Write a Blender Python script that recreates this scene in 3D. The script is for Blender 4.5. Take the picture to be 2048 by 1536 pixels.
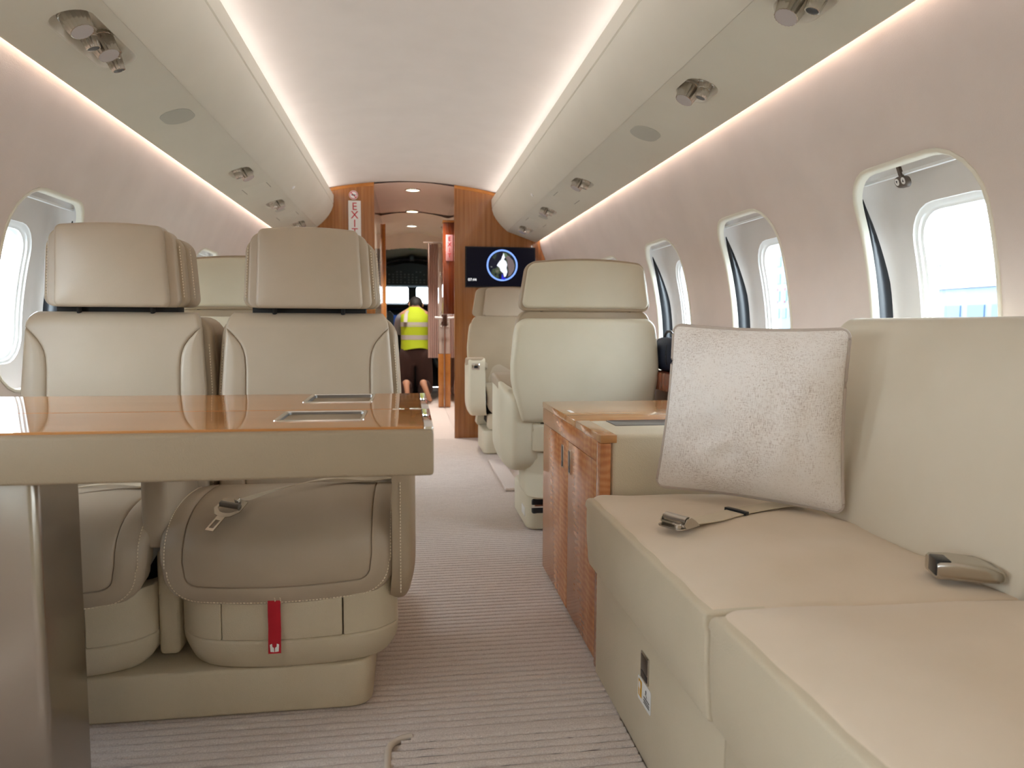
import bpy, bmesh, math, random
from mathutils import Vector, Matrix
random.seed(7)
C = bpy.context.scene
COL = C.collection
for o in list(bpy.data.objects):
    bpy.data.objects.remove(o)
CX = .043                                   # cabin centre line

# ---------------------------------------------------------------- camera
cd = bpy.data.cameras.new('camera'); cam = bpy.data.objects.new('camera', cd); COL.objects.link(cam)
rt = Vector((0.9897003, -0.14306811, 0.00498252)); up = Vector((0.00703074, 0.08334065, 0.99649631)); fw = Vector((0.14298209, 0.98619767, -0.08348814))
M = Matrix((rt, up, -fw)).transposed().to_4x4(); M.translation = (0, 0, .9)
cam.matrix_world = M
cd.sensor_width = 36; cd.lens = 1420 / 2048 * 36; cd.clip_start = .02; cd.clip_end = 2000
cd.dof.use_dof = True; cd.dof.focus_distance = 1.95; cd.dof.aperture_fstop = 5.2
C.camera = cam

# ---------------------------------------------------------------- world, exposure
W = bpy.data.worlds.new('overcast_sky'); C.world = W; W.use_nodes = True
nt = W.node_tree; nt.nodes.clear()
wo = nt.nodes.new('ShaderNodeOutputWorld'); bg = nt.nodes.new('ShaderNodeBackground')
tc = nt.nodes.new('ShaderNodeTexCoord'); sx = nt.nodes.new('ShaderNodeSeparateXYZ'); cr = nt.nodes.new('ShaderNodeValToRGB')
nt.links.new(tc.outputs['Generated'], sx.inputs[0]); nt.links.new(sx.outputs['Z'], cr.inputs[0])
e = cr.color_ramp.elements
e[0].position = 0; e[0].color = (.76, .86, .93, 1); e[1].position = 1; e[1].color = (.70, .83, .98, 1)
nt.links.new(cr.outputs[0], bg.inputs[0]); bg.inputs[1].default_value = 10.0
nt.links.new(bg.outputs[0], wo.inputs[0])
vs = C.view_settings
vs.view_transform = 'Standard'; vs.look = 'None'; vs.exposure = 1.27; vs.gamma = 1; vs.use_curve_mapping = False
C.cycles.use_denoising = True
C.cycles.max_bounces = 10; C.cycles.diffuse_bounces = 6; C.cycles.transparent_max_bounces = 12
C.cycles.sample_clamp_indirect = 6

def area(name, loc, rot, sx_, sy_, power, col, portal=False):
    l = bpy.data.lights.new(name, 'AREA'); l.shape = 'RECTANGLE'; l.size = sx_; l.size_y = sy_; l.energy = power; l.color = col
    o = bpy.data.objects.new(name, l); COL.objects.link(o); o.location = loc
    d = Vector(rot).normalized()
    # local -Z to d, local X along world Y
    z = -d; x = Vector((0, 1, 0)); x = (x - z * x.dot(z)).normalized(); y = z.cross(x)
    m = Matrix((x, y, z)).transposed().to_4x4(); m.translation = loc; o.matrix_world = m
    if portal: l.cycles.is_portal = True
    return o
LEDC = (1.0, .78, .70)
YA, YF = -2.6, 5.58                         # cabin ends
for s in (-1, 1):
    # LED strips: in the ceiling cove, and in the slot along the bottom edge of the overhead panel
    area('cove_led_strip', (CX + s * .668, (YA + YF) / 2, 1.888), (-s * .985, 0, .17), YF - YA - .05, .022, 4.9, (1.0, .90, .895)).data.spread = math.radians(70)
    area('wall_led_strip', (CX + s * .946, (YA + YF) / 2, 1.606), (s * .25, 0, -1), YF - YA - .05, .012, 4.6, (1.0, .80, .72))
for k in range(-5, 5):                      # sampling portals at the window panes
    for s in (-1, 1):
        area('window_portal', (CX + s * 1.325, 1.53 + .82 * k, .985), (-s, 0, 0), .3, .42, 1, (1, 1, 1), True)

# ---------------------------------------------------------------- materials
def new_mat(name):
    m = bpy.data.materials.new(name); m.use_nodes = True
    n = m.node_tree; b = n.nodes['Principled BSDF']
    return m, n, b
def srgb(r, g, b):
    f = lambda c: ((c / 255 + .055) / 1.055) ** 2.4 if c > 10 else c / 255 / 12.92
    return (f(r), f(g), f(b), 1)
def coords(n, scale=(1, 1, 1), rot=(0, 0, 0)):
    t = n.nodes.new('ShaderNodeTexCoord'); mp = n.nodes.new('ShaderNodeMapping')
    mp.inputs['Scale'].default_value = scale; mp.inputs['Rotation'].default_value = rot
    n.links.new(t.outputs['Object'], mp.inputs[0]); return mp.outputs[0]
def add_bump(n, b, height, strength, dist=.001):
    bp = n.nodes.new('ShaderNodeBump'); bp.inputs['Strength'].default_value = strength; bp.inputs['Distance'].default_value = dist
    n.links.new(height, bp.inputs['Height']); n.links.new(bp.outputs[0], b.inputs['Normal'])
def noise(n, co, scale, detail=3, rough=.5):
    t = n.nodes.new('ShaderNodeTexNoise'); t.inputs['Scale'].default_value = scale; t.inputs['Detail'].default_value = detail; t.inputs['Roughness'].default_value = rough
    n.links.new(co, t.inputs['Vector']); return t.outputs['Fac']
def ramp(n, fac, stops):
    r = n.nodes.new('ShaderNodeValToRGB'); el = r.color_ramp.elements
    while len(el) < len(stops): el.new(.5)
    for q, (p, c) in zip(el, stops): q.position = p; q.color = c
    n.links.new(fac, r.inputs[0]); return r.outputs[0]
def plain(name, col, rough=.5, metal=0., spec=.5, coat=0., emit=None, es=0.):
    m, n, b = new_mat(name)
    b.inputs['Base Color'].default_value = col; b.inputs['Roughness'].default_value = rough; b.inputs['Metallic'].default_value = metal
    b.inputs['Specular IOR Level'].default_value = spec; b.inputs['Coat Weight'].default_value = coat; b.inputs['Coat Roughness'].default_value = .02
    if emit: b.inputs['Emission Color'].default_value = emit; b.inputs['Emission Strength'].default_value = es
    return m
def varied(name, c1, c2, rough, nscale, bscale, bstr, bdist=.0006, sheen=0., spec=.5, mottled=6., vor=False):
    m, n, b = new_mat(name); co = coords(n)
    col = ramp(n, noise(n, co, mottled, 3), [(.3, c1), (.7, c2)])
    n.links.new(col, b.inputs['Base Color']); b.inputs['Roughness'].default_value = rough; b.inputs['Specular IOR Level'].default_value = spec
    b.inputs['Sheen Weight'].default_value = sheen; b.inputs['Sheen Roughness'].default_value = .4
    if vor:
        v = n.nodes.new('ShaderNodeTexVoronoi'); v.inputs['Scale'].default_value = bscale; n.links.new(co, v.inputs['Vector']); hgt = v.outputs['Distance']
    else: hgt = noise(n, co, bscale, 2)
    add_bump(n, b, hgt, bstr, bdist)
    return m
def wood(name, cols, scale, wav=0., rough=.18, coat=.6):
    m, n, b = new_mat(name); co = coords(n, scale)
    f1 = noise(n, co, 1.0, 8, .62)
    if wav:
        w = n.nodes.new('ShaderNodeTexWave'); w.wave_type = 'BANDS'; w.bands_direction = 'Z'; w.inputs['Scale'].default_value = wav
        w.inputs['Distortion'].default_value = 5; w.inputs['Detail'].default_value = 3
        n.links.new(coords(n), w.inputs['Vector'])
        mx = n.nodes.new('ShaderNodeMix'); mx.data_type = 'FLOAT'; mx.inputs[0].default_value = .13
        n.links.new(f1, mx.inputs[2]); n.links.new(w.outputs['Fac'], mx.inputs[3]); f1 = mx.outputs[0]
    n.links.new(ramp(n, f1, [(.28, cols[0]), (.5, cols[1]), (.74, cols[2])]), b.inputs['Base Color'])
    b.inputs['Roughness'].default_value = rough; b.inputs['Coat Weight'].default_value = coat; b.inputs['Coat Roughness'].default_value = .015
    return m
LEA = varied('taupe_leather', srgb(178, 162, 140), srgb(184, 168, 147), .42, 6, 900, .25, .0004, vor=True)
APR = varied('shaded_apron_leather', srgb(148, 130, 105), srgb(152, 134, 109), .5, 6, 420, .5, .0008, vor=True)  # same leather as the seats, with the apron's shade put into the colour
LEB = varied('border_leather', srgb(165, 147, 122), srgb(170, 152, 127), .45, 6, 900, .25, .0004, vor=True)
LEC = varied('cream_leather', srgb(212, 204, 180), srgb(217, 209, 186), .5, 6, 700, .3, .0005, vor=True)
LEG = varied('grained_leather', srgb(200, 187, 161), srgb(205, 192, 167), .5, 6, 420, .5, .0008, vor=True)
SOF = varied('sofa_fabric', srgb(216, 199, 176), srgb(222, 205, 183), .85, 5, 1400, .4, .0006, sheen=.25, spec=.2)
SOB = varied('sofa_back_cloth', srgb(206, 194, 173), srgb(211, 199, 179), .8, 5, 1600, .5, .0006, sheen=.2, spec=.2)
SUE = varied('wall_suede', srgb(218, 206, 198), srgb(225, 213, 205), .9, 6, 500, .35, .001, sheen=.15, spec=.15)
CEI = varied('ceiling_cloth', srgb(202, 197, 188), srgb(206, 201, 192), .9, 4, 600, .3, .001, spec=.15)
BIN = varied('panel_cream', srgb(204, 201, 186), srgb(207, 204, 189), .55, 4, 500, .06, .0004, spec=.4)
STI = plain('stitch_thread', srgb(226, 211, 186), .7)
DRK = plain('dark_gap', srgb(30, 26, 22), .8)
NIC = plain('brushed_nickel', (.55, .52, .47, 1), .22, 1.)
CHR = plain('polished_chrome', (.80, .79, .77, 1), .08, 1.)
TRY = plain('tray_metal', (.20, .185, .17, 1), .38, 1.)
BLK = plain('black_rubber', (.006, .008, .011, 1), .28)
WHT = plain('white_plastic', srgb(235, 235, 232), .4)
RVL = varied('window_lining', srgb(214, 208, 202), srgb(218, 212, 206), .6, 4, 500, .06)
CREAM = plain('cream_lip', srgb(228, 224, 208), .5)
WOODC = [srgb(146, 84, 44), srgb(178, 112, 64), srgb(204, 142, 92)]
WBK = wood('bulkhead_wood', [srgb(130, 78, 34), srgb(160, 101, 50), srgb(180, 121, 66)], (60, 60, 1.6), rough=.22)
WTR = wood('edge_wood', [srgb(168, 104, 42), srgb(190, 122, 54), srgb(202, 136, 66)], (8, 40, 8), rough=.2)
WCB = wood('figured_wood', WOODC, (26, 26, 3.2), 16., .2, .15)
WCH = wood('cabinet_top_wood', [srgb(150, 96, 48), srgb(176, 122, 70), srgb(196, 146, 92)], (3, 30, 30), 0, .22)
WTB = wood('table_wood', [srgb(150, 96, 50), srgb(178, 120, 68), srgb(196, 140, 86)], (2.2, 28, 28), 0, .035, 0.)
WDK = wood('red_lacquer_wood', [srgb(96, 40, 16), srgb(122, 54, 22), srgb(138, 66, 30)], (60, 60, 2), rough=.06, coat=1.)
# carpet
m, n, b = new_mat('ribbed_carpet'); co = coords(n)
n.links.new(ramp(n, noise(n, co, 260, 3, .7), [(.3, srgb(220, 203, 192)), (.7, srgb(246, 233, 223))]), b.inputs['Base Color'])
b.inputs['Roughness'].default_value = .95; b.inputs['Specular IOR Level'].default_value = .1; b.inputs['Sheen Weight'].default_value = .2
add_bump(n, b, noise(n, co, 420, 3, .7), .9, .004); CAR = m
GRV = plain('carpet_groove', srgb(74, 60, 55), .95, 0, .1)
# woven pillow cloth: crossing threads
m, n, b = new_mat('woven_cushion_cloth')
a1 = noise(n, coords(n, (100, 100, 1000)), 1, 2, .6); a2 = noise(n, coords(n, (640, 640, 85)), 1, 2, .6)
mx = n.nodes.new('ShaderNodeMath'); mx.operation = 'ADD'; n.links.new(a1, mx.inputs[0]); n.links.new(a2, mx.inputs[1])
big = noise(n, coords(n), 7, 2)
m3 = n.nodes.new('ShaderNodeMath'); m3.operation = 'MULTIPLY_ADD'; n.links.new(big, m3.inputs[0]); m3.inputs[1].default_value = .5; n.links.new(mx.outputs[0], m3.inputs[2])
m4 = n.nodes.new('ShaderNodeMath'); m4.operation = 'MULTIPLY'; n.links.new(m3.outputs[0], m4.inputs[0]); m4.inputs[1].default_value = .8
n.links.new(ramp(n, m4.outputs[0], [(.68, srgb(172, 154, 141)), (.86, srgb(220, 208, 198)), (1.0, srgb(240, 233, 226))]), b.inputs['Base Color'])
b.inputs['Roughness'].default_value = .8; b.inputs['Sheen Weight'].default_value = .3; add_bump(n, b, mx.outputs[0], .6, .0015); PIL = m
# window pane: mostly clear with a faint reflection
m, n, b = new_mat('window_pane'); n.nodes.remove(b)
tr = n.nodes.new('ShaderNodeBsdfTransparent'); gl = n.nodes.new('ShaderNodeBsdfGlossy'); gl.inputs['Roughness'].default_value = .02
mi = n.nodes.new('ShaderNodeMixShader'); mi.inputs[0].default_value = .05; tr.inputs[0].default_value = (.96, .985, .99, 1)
n.links.new(tr.outputs[0], mi.inputs[1]); n.links.new(gl.outputs[0], mi.inputs[2]); n.links.new(mi.outputs[0], n.nodes['Material Output'].inputs[0]); GLS = m
VEST = plain('hi_vis_cloth', srgb(170, 186, 14), .8)
REFL = plain('reflective_tape', srgb(168, 158, 148), .5)
SKIN = plain('skin', srgb(190, 140, 110), .6)
TROU = plain('dark_brown_trousers', srgb(62, 40, 34), .9)
SHIRT = plain('grey_shirt', srgb(140, 140, 145), .9)
HAIR = plain('dark_hair', srgb(30, 25, 22), .7)
CURT = varied('curtain_cloth', srgb(196, 166, 154), srgb(204, 176, 164), .9, 5, 300, .3)
COCK = plain('cockpit_grey', srgb(58, 70, 72), .7)
COCKL = plain('cockpit_liner', srgb(170, 176, 160), .8)
BLACK = plain('black_plastic', srgb(18, 20, 22), .5)
RED = varied('red_webbing', srgb(178, 8, 30), srgb(190, 14, 38), .7, 6, 900, .4, .0006)
STRAP = varied('belt_webbing', srgb(206, 192, 168), srgb(211, 198, 175), .75, 6, 1200, .5, .0006)

# ---------------------------------------------------------------- helpers
ORG = {}
def tag(o, label=None, cat=None, group=None, kind=None):
    if label: o['label'] = label
    if cat: o['category'] = cat
    if group: o['group'] = group
    if kind: o['kind'] = kind
    return o
def thing(name, loc, label, cat, group=None, rz=0):
    o = bpy.data.objects.new(name, None); COL.objects.link(o); o.location = loc; o.rotation_euler = (0, 0, rz); o.empty_display_size = .05
    ORG[o] = Vector(loc) if rz == 0 else Vector((0, 0, 0))
    return tag(o, label, cat, group)
def place(o, me, parent, mat):
    COL.objects.link(o)
    if parent is not None: o.parent = parent; ORG[o] = ORG[parent]
    else: ORG[o] = Vector((0, 0, 0))
    for mm in (mat if isinstance(mat, (list, tuple)) else [mat]): me.materials.append(mm)
    return o
def finish(name, bm, mat, parent=None, smooth=True, angle=40, normals=True):
    og = ORG[parent] if parent is not None else Vector((0, 0, 0))
    bmesh.ops.remove_doubles(bm, verts=bm.verts, dist=2e-5)
    bmesh.ops.dissolve_degenerate(bm, edges=bm.edges, dist=1e-6)
    if normals: bmesh.ops.recalc_face_normals(bm, faces=bm.faces)
    for v in bm.verts: v.co -= og
    me = bpy.data.meshes.new(name); bm.to_mesh(me); bm.free()
    if smooth:
        me.polygons.foreach_set('use_smooth', [True] * len(me.polygons)); me.set_sharp_from_angle(angle=math.radians(angle))
    o = bpy.data.objects.new(name, me)
    return place(o, me, parent, mat)
def own_origin(o):
    """move a lone mesh's origin to the middle of its base"""
    vs_ = [v.co for v in o.data.vertices]
    c = Vector(((min(v.x for v in vs_) + max(v.x for v in vs_)) / 2, (min(v.y for v in vs_) + max(v.y for v in vs_)) / 2, min(v.z for v in vs_)))
    for v in o.data.vertices: v.co -= c
    o.location = c; ORG[o] = c
    return o
def add_grid(bm, rows, closed=False, mi=0):
    vv = [[bm.verts.new(p) for p in r] for r in rows]
    nc = len(rows[0])
    for i in range(len(rows) - 1):
        for j in range(nc if closed else nc - 1):
            k = (j + 1) % nc
            try: bm.faces.new((vv[i][j], vv[i][k], vv[i + 1][k], vv[i + 1][j])).material_index = mi
            except ValueError: pass
    return vv
def cap(bm, ring, mi=0):
    try: bm.faces.new(ring).material_index = mi
    except ValueError: pass
def grid(name, rows, mat, parent=None, closed=False, caps=False, **k):
    bm = bmesh.new(); vv = add_grid(bm, rows, closed)
    if caps: cap(bm, vv[0]); cap(bm, vv[-1])
    return finish(name, bm, mat, parent, **k)
def add_box(bm, x0, x1, y0, y1, z0, z1, R=0, seg=2):
    r = bmesh.ops.create_cube(bm, size=1, matrix=Matrix.Translation(((x0 + x1) / 2, (y0 + y1) / 2, (z0 + z1) / 2)) @ Matrix.Diagonal((x1 - x0, y1 - y0, z1 - z0, 1)))
    if R:
        ed = list({e_ for v in r['verts'] for e_ in v.link_edges})
        bmesh.ops.bevel(bm, geom=ed, offset=R, segments=seg, affect='EDGES', profile=.5)
def rbox(name, x, y, z, mat, parent=None, R=.004, seg=2, vertR=None):
    bm = bmesh.new()
    if vertR:
        add_box(bm, *x, *y, *z)
        ve = [e_ for e_ in bm.edges if abs(e_.verts[0].co.z - e_.verts[1].co.z) > 1e-6]
        bmesh.ops.bevel(bm, geom=ve, offset=vertR, segments=6, affect='EDGES', profile=.5)
        he = [e_ for e_ in bm.edges if abs(e_.verts[0].co.z - e_.verts[1].co.z) < 1e-6 and e_.calc_face_angle(0) > 1]
        if R: bmesh.ops.bevel(bm, geom=he, offset=R, segments=seg, affect='EDGES', profile=.5)
    else: add_box(bm, *x, *y, *z, R, seg)
    return finish(name, bm, mat, parent)
def rr(w, h, r, ne=8, nc=6):
    """rounded rectangle, anticlockwise from bottom left; r may be (bl, br, tr, tl)"""
    w = max(w, 0); h = max(h, 0)
    if not isinstance(r, (tuple, list)): r = (r,) * 4
    lim = min(w, h) / 2
    r = [min(max(q, 0), lim) for q in r]
    cs = [(-w / 2, -h / 2, 1, 1, 180), (w / 2, -h / 2, -1, 1, 270), (w / 2, h / 2, -1, -1, 0), (-w / 2, h / 2, 1, -1, 90)]
    arcs = []
    for (x, y, sx_, sy_, a0), q in zip(cs, r):
        arcs.append([(x + sx_ * q + q * math.cos(math.radians(a0 + 90 * i / nc)), y + sy_ * q + q * math.sin(math.radians(a0 + 90 * i / nc))) for i in range(nc + 1)])
    out = []
    for i in range(4):
        out += arcs[i]
        p, q = arcs[i][-1], arcs[(i + 1) % 4][0]
        out += [(p[0] + (q[0] - p[0]) * j / ne, p[1] + (q[1] - p[1]) * j / ne) for j in range(1, ne)]
    return out
def inset(r, d): return tuple(max(q - d, 0) for q in r) if isinstance(r, (tuple, list)) else max(r - d, 0)
def pad(name, w, h, r, mapf, mat, parent=None, R=.01, thick=.04, puff=0., seams=(), step=.02, ne=10, nc=6, puffw=None, gd=.0035, back=True, dmax=None, **k):
    """upholstered pad over a rounded rectangle: rounded edge, grooves at the given insets, soft puff; mapf(s, t, height) places it"""
    top = min(w, h) / 2 if dmax is None else dmax
    pw = puffw or top
    base = lambda d: puff * (1 - (1 - min(1, d / pw)) ** 2)
    L = [(0., -thick)] if thick > R else []
    if R > 0:
        for i in range(5):
            a = math.pi / 2 * i / 4; L.append((R * (1 - math.cos(a)), -R + R * math.sin(a)))
    else: L.append((0, 0))
    ds = []; d = R + step
    while d < top - .4 * step: ds.append(d); d += step
    ds = [q for q in ds if all(abs(q - s_) > .007 for s_ in seams)]
    ev = [(q, 0) for q in ds] + [(top, 0)]
    for s_ in seams: ev += [(s_ - .005, 0), (s_ - .0018, -gd * .25), (s_, -gd), (s_ + .0018, -gd * .25), (s_ + .005, 0)]
    for q, g in sorted(ev): L.append((q, base(q) + g))
    bm = bmesh.new()
    rows = [[mapf(s_, t_, hh) for s_, t_ in rr(w - 2 * d, h - 2 * d, inset(r, d), ne, nc)] for d, hh in L]
    vv = add_grid(bm, rows, True)
    if dmax is not None: cap(bm, vv[-1])
    if back: cap(bm, vv[0][::-1])
    return finish(name, bm, mat, parent, **k)
def add_tube(bm, path, r, n_=8, closed=False, mi=0):
    rows = []; P = [Vector(p) for p in path]; N = len(P)
    for i, p in enumerate(P):
        t = ((P[(i + 1) % N] - P[i - 1]) if closed else (P[min(i + 1, N - 1)] - P[max(i - 1, 0)])).normalized()
        u = t.cross(Vector((0, 0, 1)))
        if u.length < .05: u = t.cross(Vector((1, 0, 0)))
        u.normalize(); v = u.cross(t)
        q = r[i] if isinstance(r, (list, tuple)) else r
        rows.append([p + (u * math.cos(2 * math.pi * j / n_) + v * math.sin(2 * math.pi * j / n_)) * q for j in range(n_)])
    if closed: rows.append(rows[0])
    vv = add_grid(bm, rows, True, mi)
    if not closed: cap(bm, vv[0], mi); cap(bm, vv[-1], mi)
def tube(name, path, r, mat, parent=None, n_=8, closed=False):
    bm = bmesh.new(); add_tube(bm, path, r, n_, closed); return finish(name, bm, mat, parent)
def ribbon(name, path, wdirs, w, mat, parent=None, th=.0016):
    """flat strap along a path; wdirs: one width direction or one per point"""
    P = [Vector(p) for p in path]; rows = []
    for i, p in enumerate(P):
        wd = Vector(wdirs[i] if isinstance(wdirs, list) else wdirs).normalized()
        t = (P[min(i + 1, len(P) - 1)] - P[max(i - 1, 0)]).normalized(); nn = t.cross(wd).normalized() * th / 2
        a, b_ = p - wd * w / 2, p + wd * w / 2
        rows.append([a - nn, b_ - nn, b_ + nn, a + nn])
    return grid(name, rows, mat, parent, closed=True, caps=True)
def spline(pts, n_=12):
    P = [Vector(p) for p in pts]; P = [2 * P[0] - P[1]] + P + [2 * P[-1] - P[-2]]; out = []
    for i in range(1, len(P) - 2):
        for j in range(n_):
            t = j / n_; a, b_, c, d = P[i - 1:i + 3]
            out.append(.5 * ((2 * b_) + (c - a) * t + (2 * a - 5 * b_ + 4 * c - d) * t * t + (3 * b_ - a - 3 * c + d) * t ** 3))
    return out + [P[-2]]
def interp(x, tab):
    if x <= tab[0][0]: return tab[0][1]
    for (a, p), (b_, q) in zip(tab, tab[1:]):
        if x <= b_: return p + (q - p) * (x - a) / (b_ - a)
    return tab[-1][1]
def lathe(name, prof, mat, parent=None, axis=((0, 0, 0), (0, 0, 1)), n_=24, rib=0.):
    """profile [(along, radius)] around an axis (origin, direction)"""
    bm = bmesh.new(); add_lathe(bm, prof, axis, n_, rib); return finish(name, bm, mat, parent)
def add_lathe(bm, prof, axis, n_=24, rib=0., mi=0):
    o = Vector(axis[0]); d = Vector(axis[1]).normalized(); u = d.orthogonal().normalized(); v = d.cross(u)
    rows = [[o + d * a + (u * math.cos(2 * math.pi * j / n_) + v * math.sin(2 * math.pi * j / n_)) * (r_ * (1 - rib * (j % 2))) for j in range(n_)] for a, r_ in prof]
    vv = add_grid(bm, rows, True, mi); cap(bm, vv[0], mi); cap(bm, vv[-1], mi)
def stitches(name, path, parent, wv=None, gap=.0075, ln=.0048, w=.0011, mat=None):
    """a row of short thread stitches along a 3-D path"""
    P = [Vector(p) for p in path]; bm = bmesh.new(); d = 0.; nxt = 0.
    for a, b_ in zip(P, P[1:]):
        L = (b_ - a).length
        if L < 1e-6: continue
        t = (b_ - a) / L
        while nxt <= d + L:
            p = a + t * (nxt - d); u = t.cross(Vector((.3, -.8, .5))).normalized(); v = t.cross(u)
            q = [p + (u * i_ + v * j_) * w for i_, j_ in ((-1, -1), (1, -1), (1, 1), (-1, 1))]
            va = [bm.verts.new(c) for c in q]; vb = [bm.verts.new(c + t * ln) for c in q]
            for i in range(4): bm.faces.new((va[i], va[(i + 1) % 4], vb[(i + 1) % 4], vb[i]))
            bm.faces.new(va); bm.faces.new(vb); nxt += gap
        d += L
    return finish(name, bm, mat or STI, parent, smooth=False)
def text(name, body, size, mat, parent, fr, depth=.0006, align='CENTER'):
    """fr(x, y, h) maps flat lettering into place"""
    cu = bpy.data.curves.new('t', 'FONT'); cu.body = body; cu.size = size; cu.align_x = align; cu.align_y = 'CENTER'; cu.resolution_u = 3
    to = bpy.data.objects.new('t', cu); COL.objects.link(to)
    dg = bpy.context.evaluated_depsgraph_get(); me = bpy.data.meshes.new_from_object(to.evaluated_get(dg))
    bm = bmesh.new(); bm.from_mesh(me); bpy.data.objects.remove(to); bpy.data.curves.remove(cu); bpy.data.meshes.remove(me)
    g = bmesh.ops.extrude_face_region(bm, geom=bm.faces[:])
    for v in g['geom']:
        if isinstance(v, bmesh.types.BMVert): v.co.z += depth
    for v in bm.verts: v.co = Vector(fr(v.co.x, v.co.y, v.co.z))
    return finish(name, bm, mat, parent, smooth=False)
def copy_tree(o, loc=None, parent=None):
    c = o.copy(); COL.objects.link(c); ORG[c] = ORG[o]
    if parent is not None: c.parent = parent
    if loc is not None:
        c.location = loc
        if o.rotation_euler[2] == 0: ORG[c] = Vector(loc)
    for ch in o.children: copy_tree(ch, None, c)
    return c
def poly_prism(name, pts, mapf, th, mat, parent=None, R=0):
    bm = bmesh.new(); a = [bm.verts.new(mapf(s_, t_, 0)) for s_, t_ in pts]; b_ = [bm.verts.new(mapf(s_, t_, -th)) for s_, t_ in pts]
    bm.faces.new(a); bm.faces.new(b_[::-1])
    for i in range(len(pts)): bm.faces.new((a[i], a[(i + 1) % len(pts)], b_[(i + 1) % len(pts)], b_[i]))
    if R: bmesh.ops.bevel(bm, geom=[e_ for e_ in bm.edges], offset=R, segments=2, affect='EDGES')
    return finish(name, bm, mat, parent, angle=30)

# ================================================================ THE CABIN SHELL
WP = [(0, 1.05), (.2, 1.10), (.5, 1.16), (.7, 1.18), (.86, 1.18), (1.0, 1.165), (1.14, 1.135), (1.27, 1.09), (1.40, 1.03), (1.545, .977), (1.64, .966)]
_w = spline([(0, z_, a_) for z_, a_ in WP], 10); WT = [(p.y, p.z) for p in _w]
def wallx(z): return interp(z, WT)
WINY = [1.53 + .82 * k for k in range(-5, 5)]
OW, OH, OZ, OR = .404, .576, .99, (.125, .078, .078, .125)          # wall opening

# floor: ribbed carpet in the cabin, flat in the vestibule
def carpet_rows(x0, x1, y0, y1, z, pitch, nx, amp=.007):
    rows = []; y = y0
    while y < y1:
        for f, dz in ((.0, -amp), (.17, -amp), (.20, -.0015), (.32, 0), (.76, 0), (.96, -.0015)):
            yy = y + f * pitch
            rows.append([(x0 + (x1 - x0) * j / nx, yy + (random.uniform(-.0011, .0011) if f < .2 or f > .85 else 0), z + dz + random.uniform(-.0004, .0004)) for j in range(nx + 1)])
        y += pitch
    return rows
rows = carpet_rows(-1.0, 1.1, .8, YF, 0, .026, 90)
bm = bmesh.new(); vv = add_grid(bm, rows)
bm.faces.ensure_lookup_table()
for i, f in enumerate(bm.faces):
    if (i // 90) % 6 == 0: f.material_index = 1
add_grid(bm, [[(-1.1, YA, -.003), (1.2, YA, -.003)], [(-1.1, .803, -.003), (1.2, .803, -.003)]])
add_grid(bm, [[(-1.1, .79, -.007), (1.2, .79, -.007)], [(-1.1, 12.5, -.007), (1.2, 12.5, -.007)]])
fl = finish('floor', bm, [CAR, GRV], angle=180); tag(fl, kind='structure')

# side walls with window openings
def holed(bm, mapf, ys, v0, v1, holes, nr=5, mi=0):
    """bays between ys[i] and ys[i+1]; holes[i] = (yc, vc, w, h, r) or None; mapf(y, v) -> point"""
    NE, NC = 8, 6
    for i, hl in enumerate(holes):
        y0, y1 = ys[i], ys[i + 1]
        if hl is None:
            add_grid(bm, [[mapf(y0 + (y1 - y0) * j / NE, v0 + (v1 - v0) * k / 8) for j in range(NE + 1)] for k in range(9)], mi=mi); continue
        out = [((y0 + y1) / 2 + p, (v0 + v1) / 2 + q) for p, q in rr(y1 - y0, v1 - v0, 0, NE, NC)]
        inn = [(hl[0] + p, hl[1] + q) for p, q in rr(hl[2], hl[3], hl[4], NE, NC)]
        add_grid(bm, [[mapf(a[0] + (b_[0] - a[0]) * k / nr, a[1] + (b_[1] - a[1]) * k / nr) for a, b_ in zip(out, inn)] for k in range(nr + 1)], True, mi)
for s, nm in ((-1, 'wall_left'), (1, 'wall_right')):
    bm = bmesh.new()
    mp = lambda y, z, o=0.: (CX + s * (wallx(z) + o), y, z)
    ys = [WINY[0] - .41] + [y + .41 for y in WINY]
    holed(bm, mp, ys, .55, 1.42, [(y, OZ, OW, OH, OR) for y in WINY])
    for i in range(len(WINY)):
        yy = [ys[i] + (ys[i + 1] - ys[i]) * j / 8 for j in range(9)]
        add_grid(bm, [[mp(y, .55 * k / 5) for y in yy] for k in range(6)])
        add_grid(bm, [[mp(y, 1.42 + .22 * k / 6) for y in yy] for k in range(7)])
    add_grid(bm, [[mp(y, 1.64 * k / 12) for y in (ys[-1], 5.7)] for k in range(13)])
    tag(finish(nm, bm, SUE, normals=True, angle=60), kind='structure')

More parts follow.
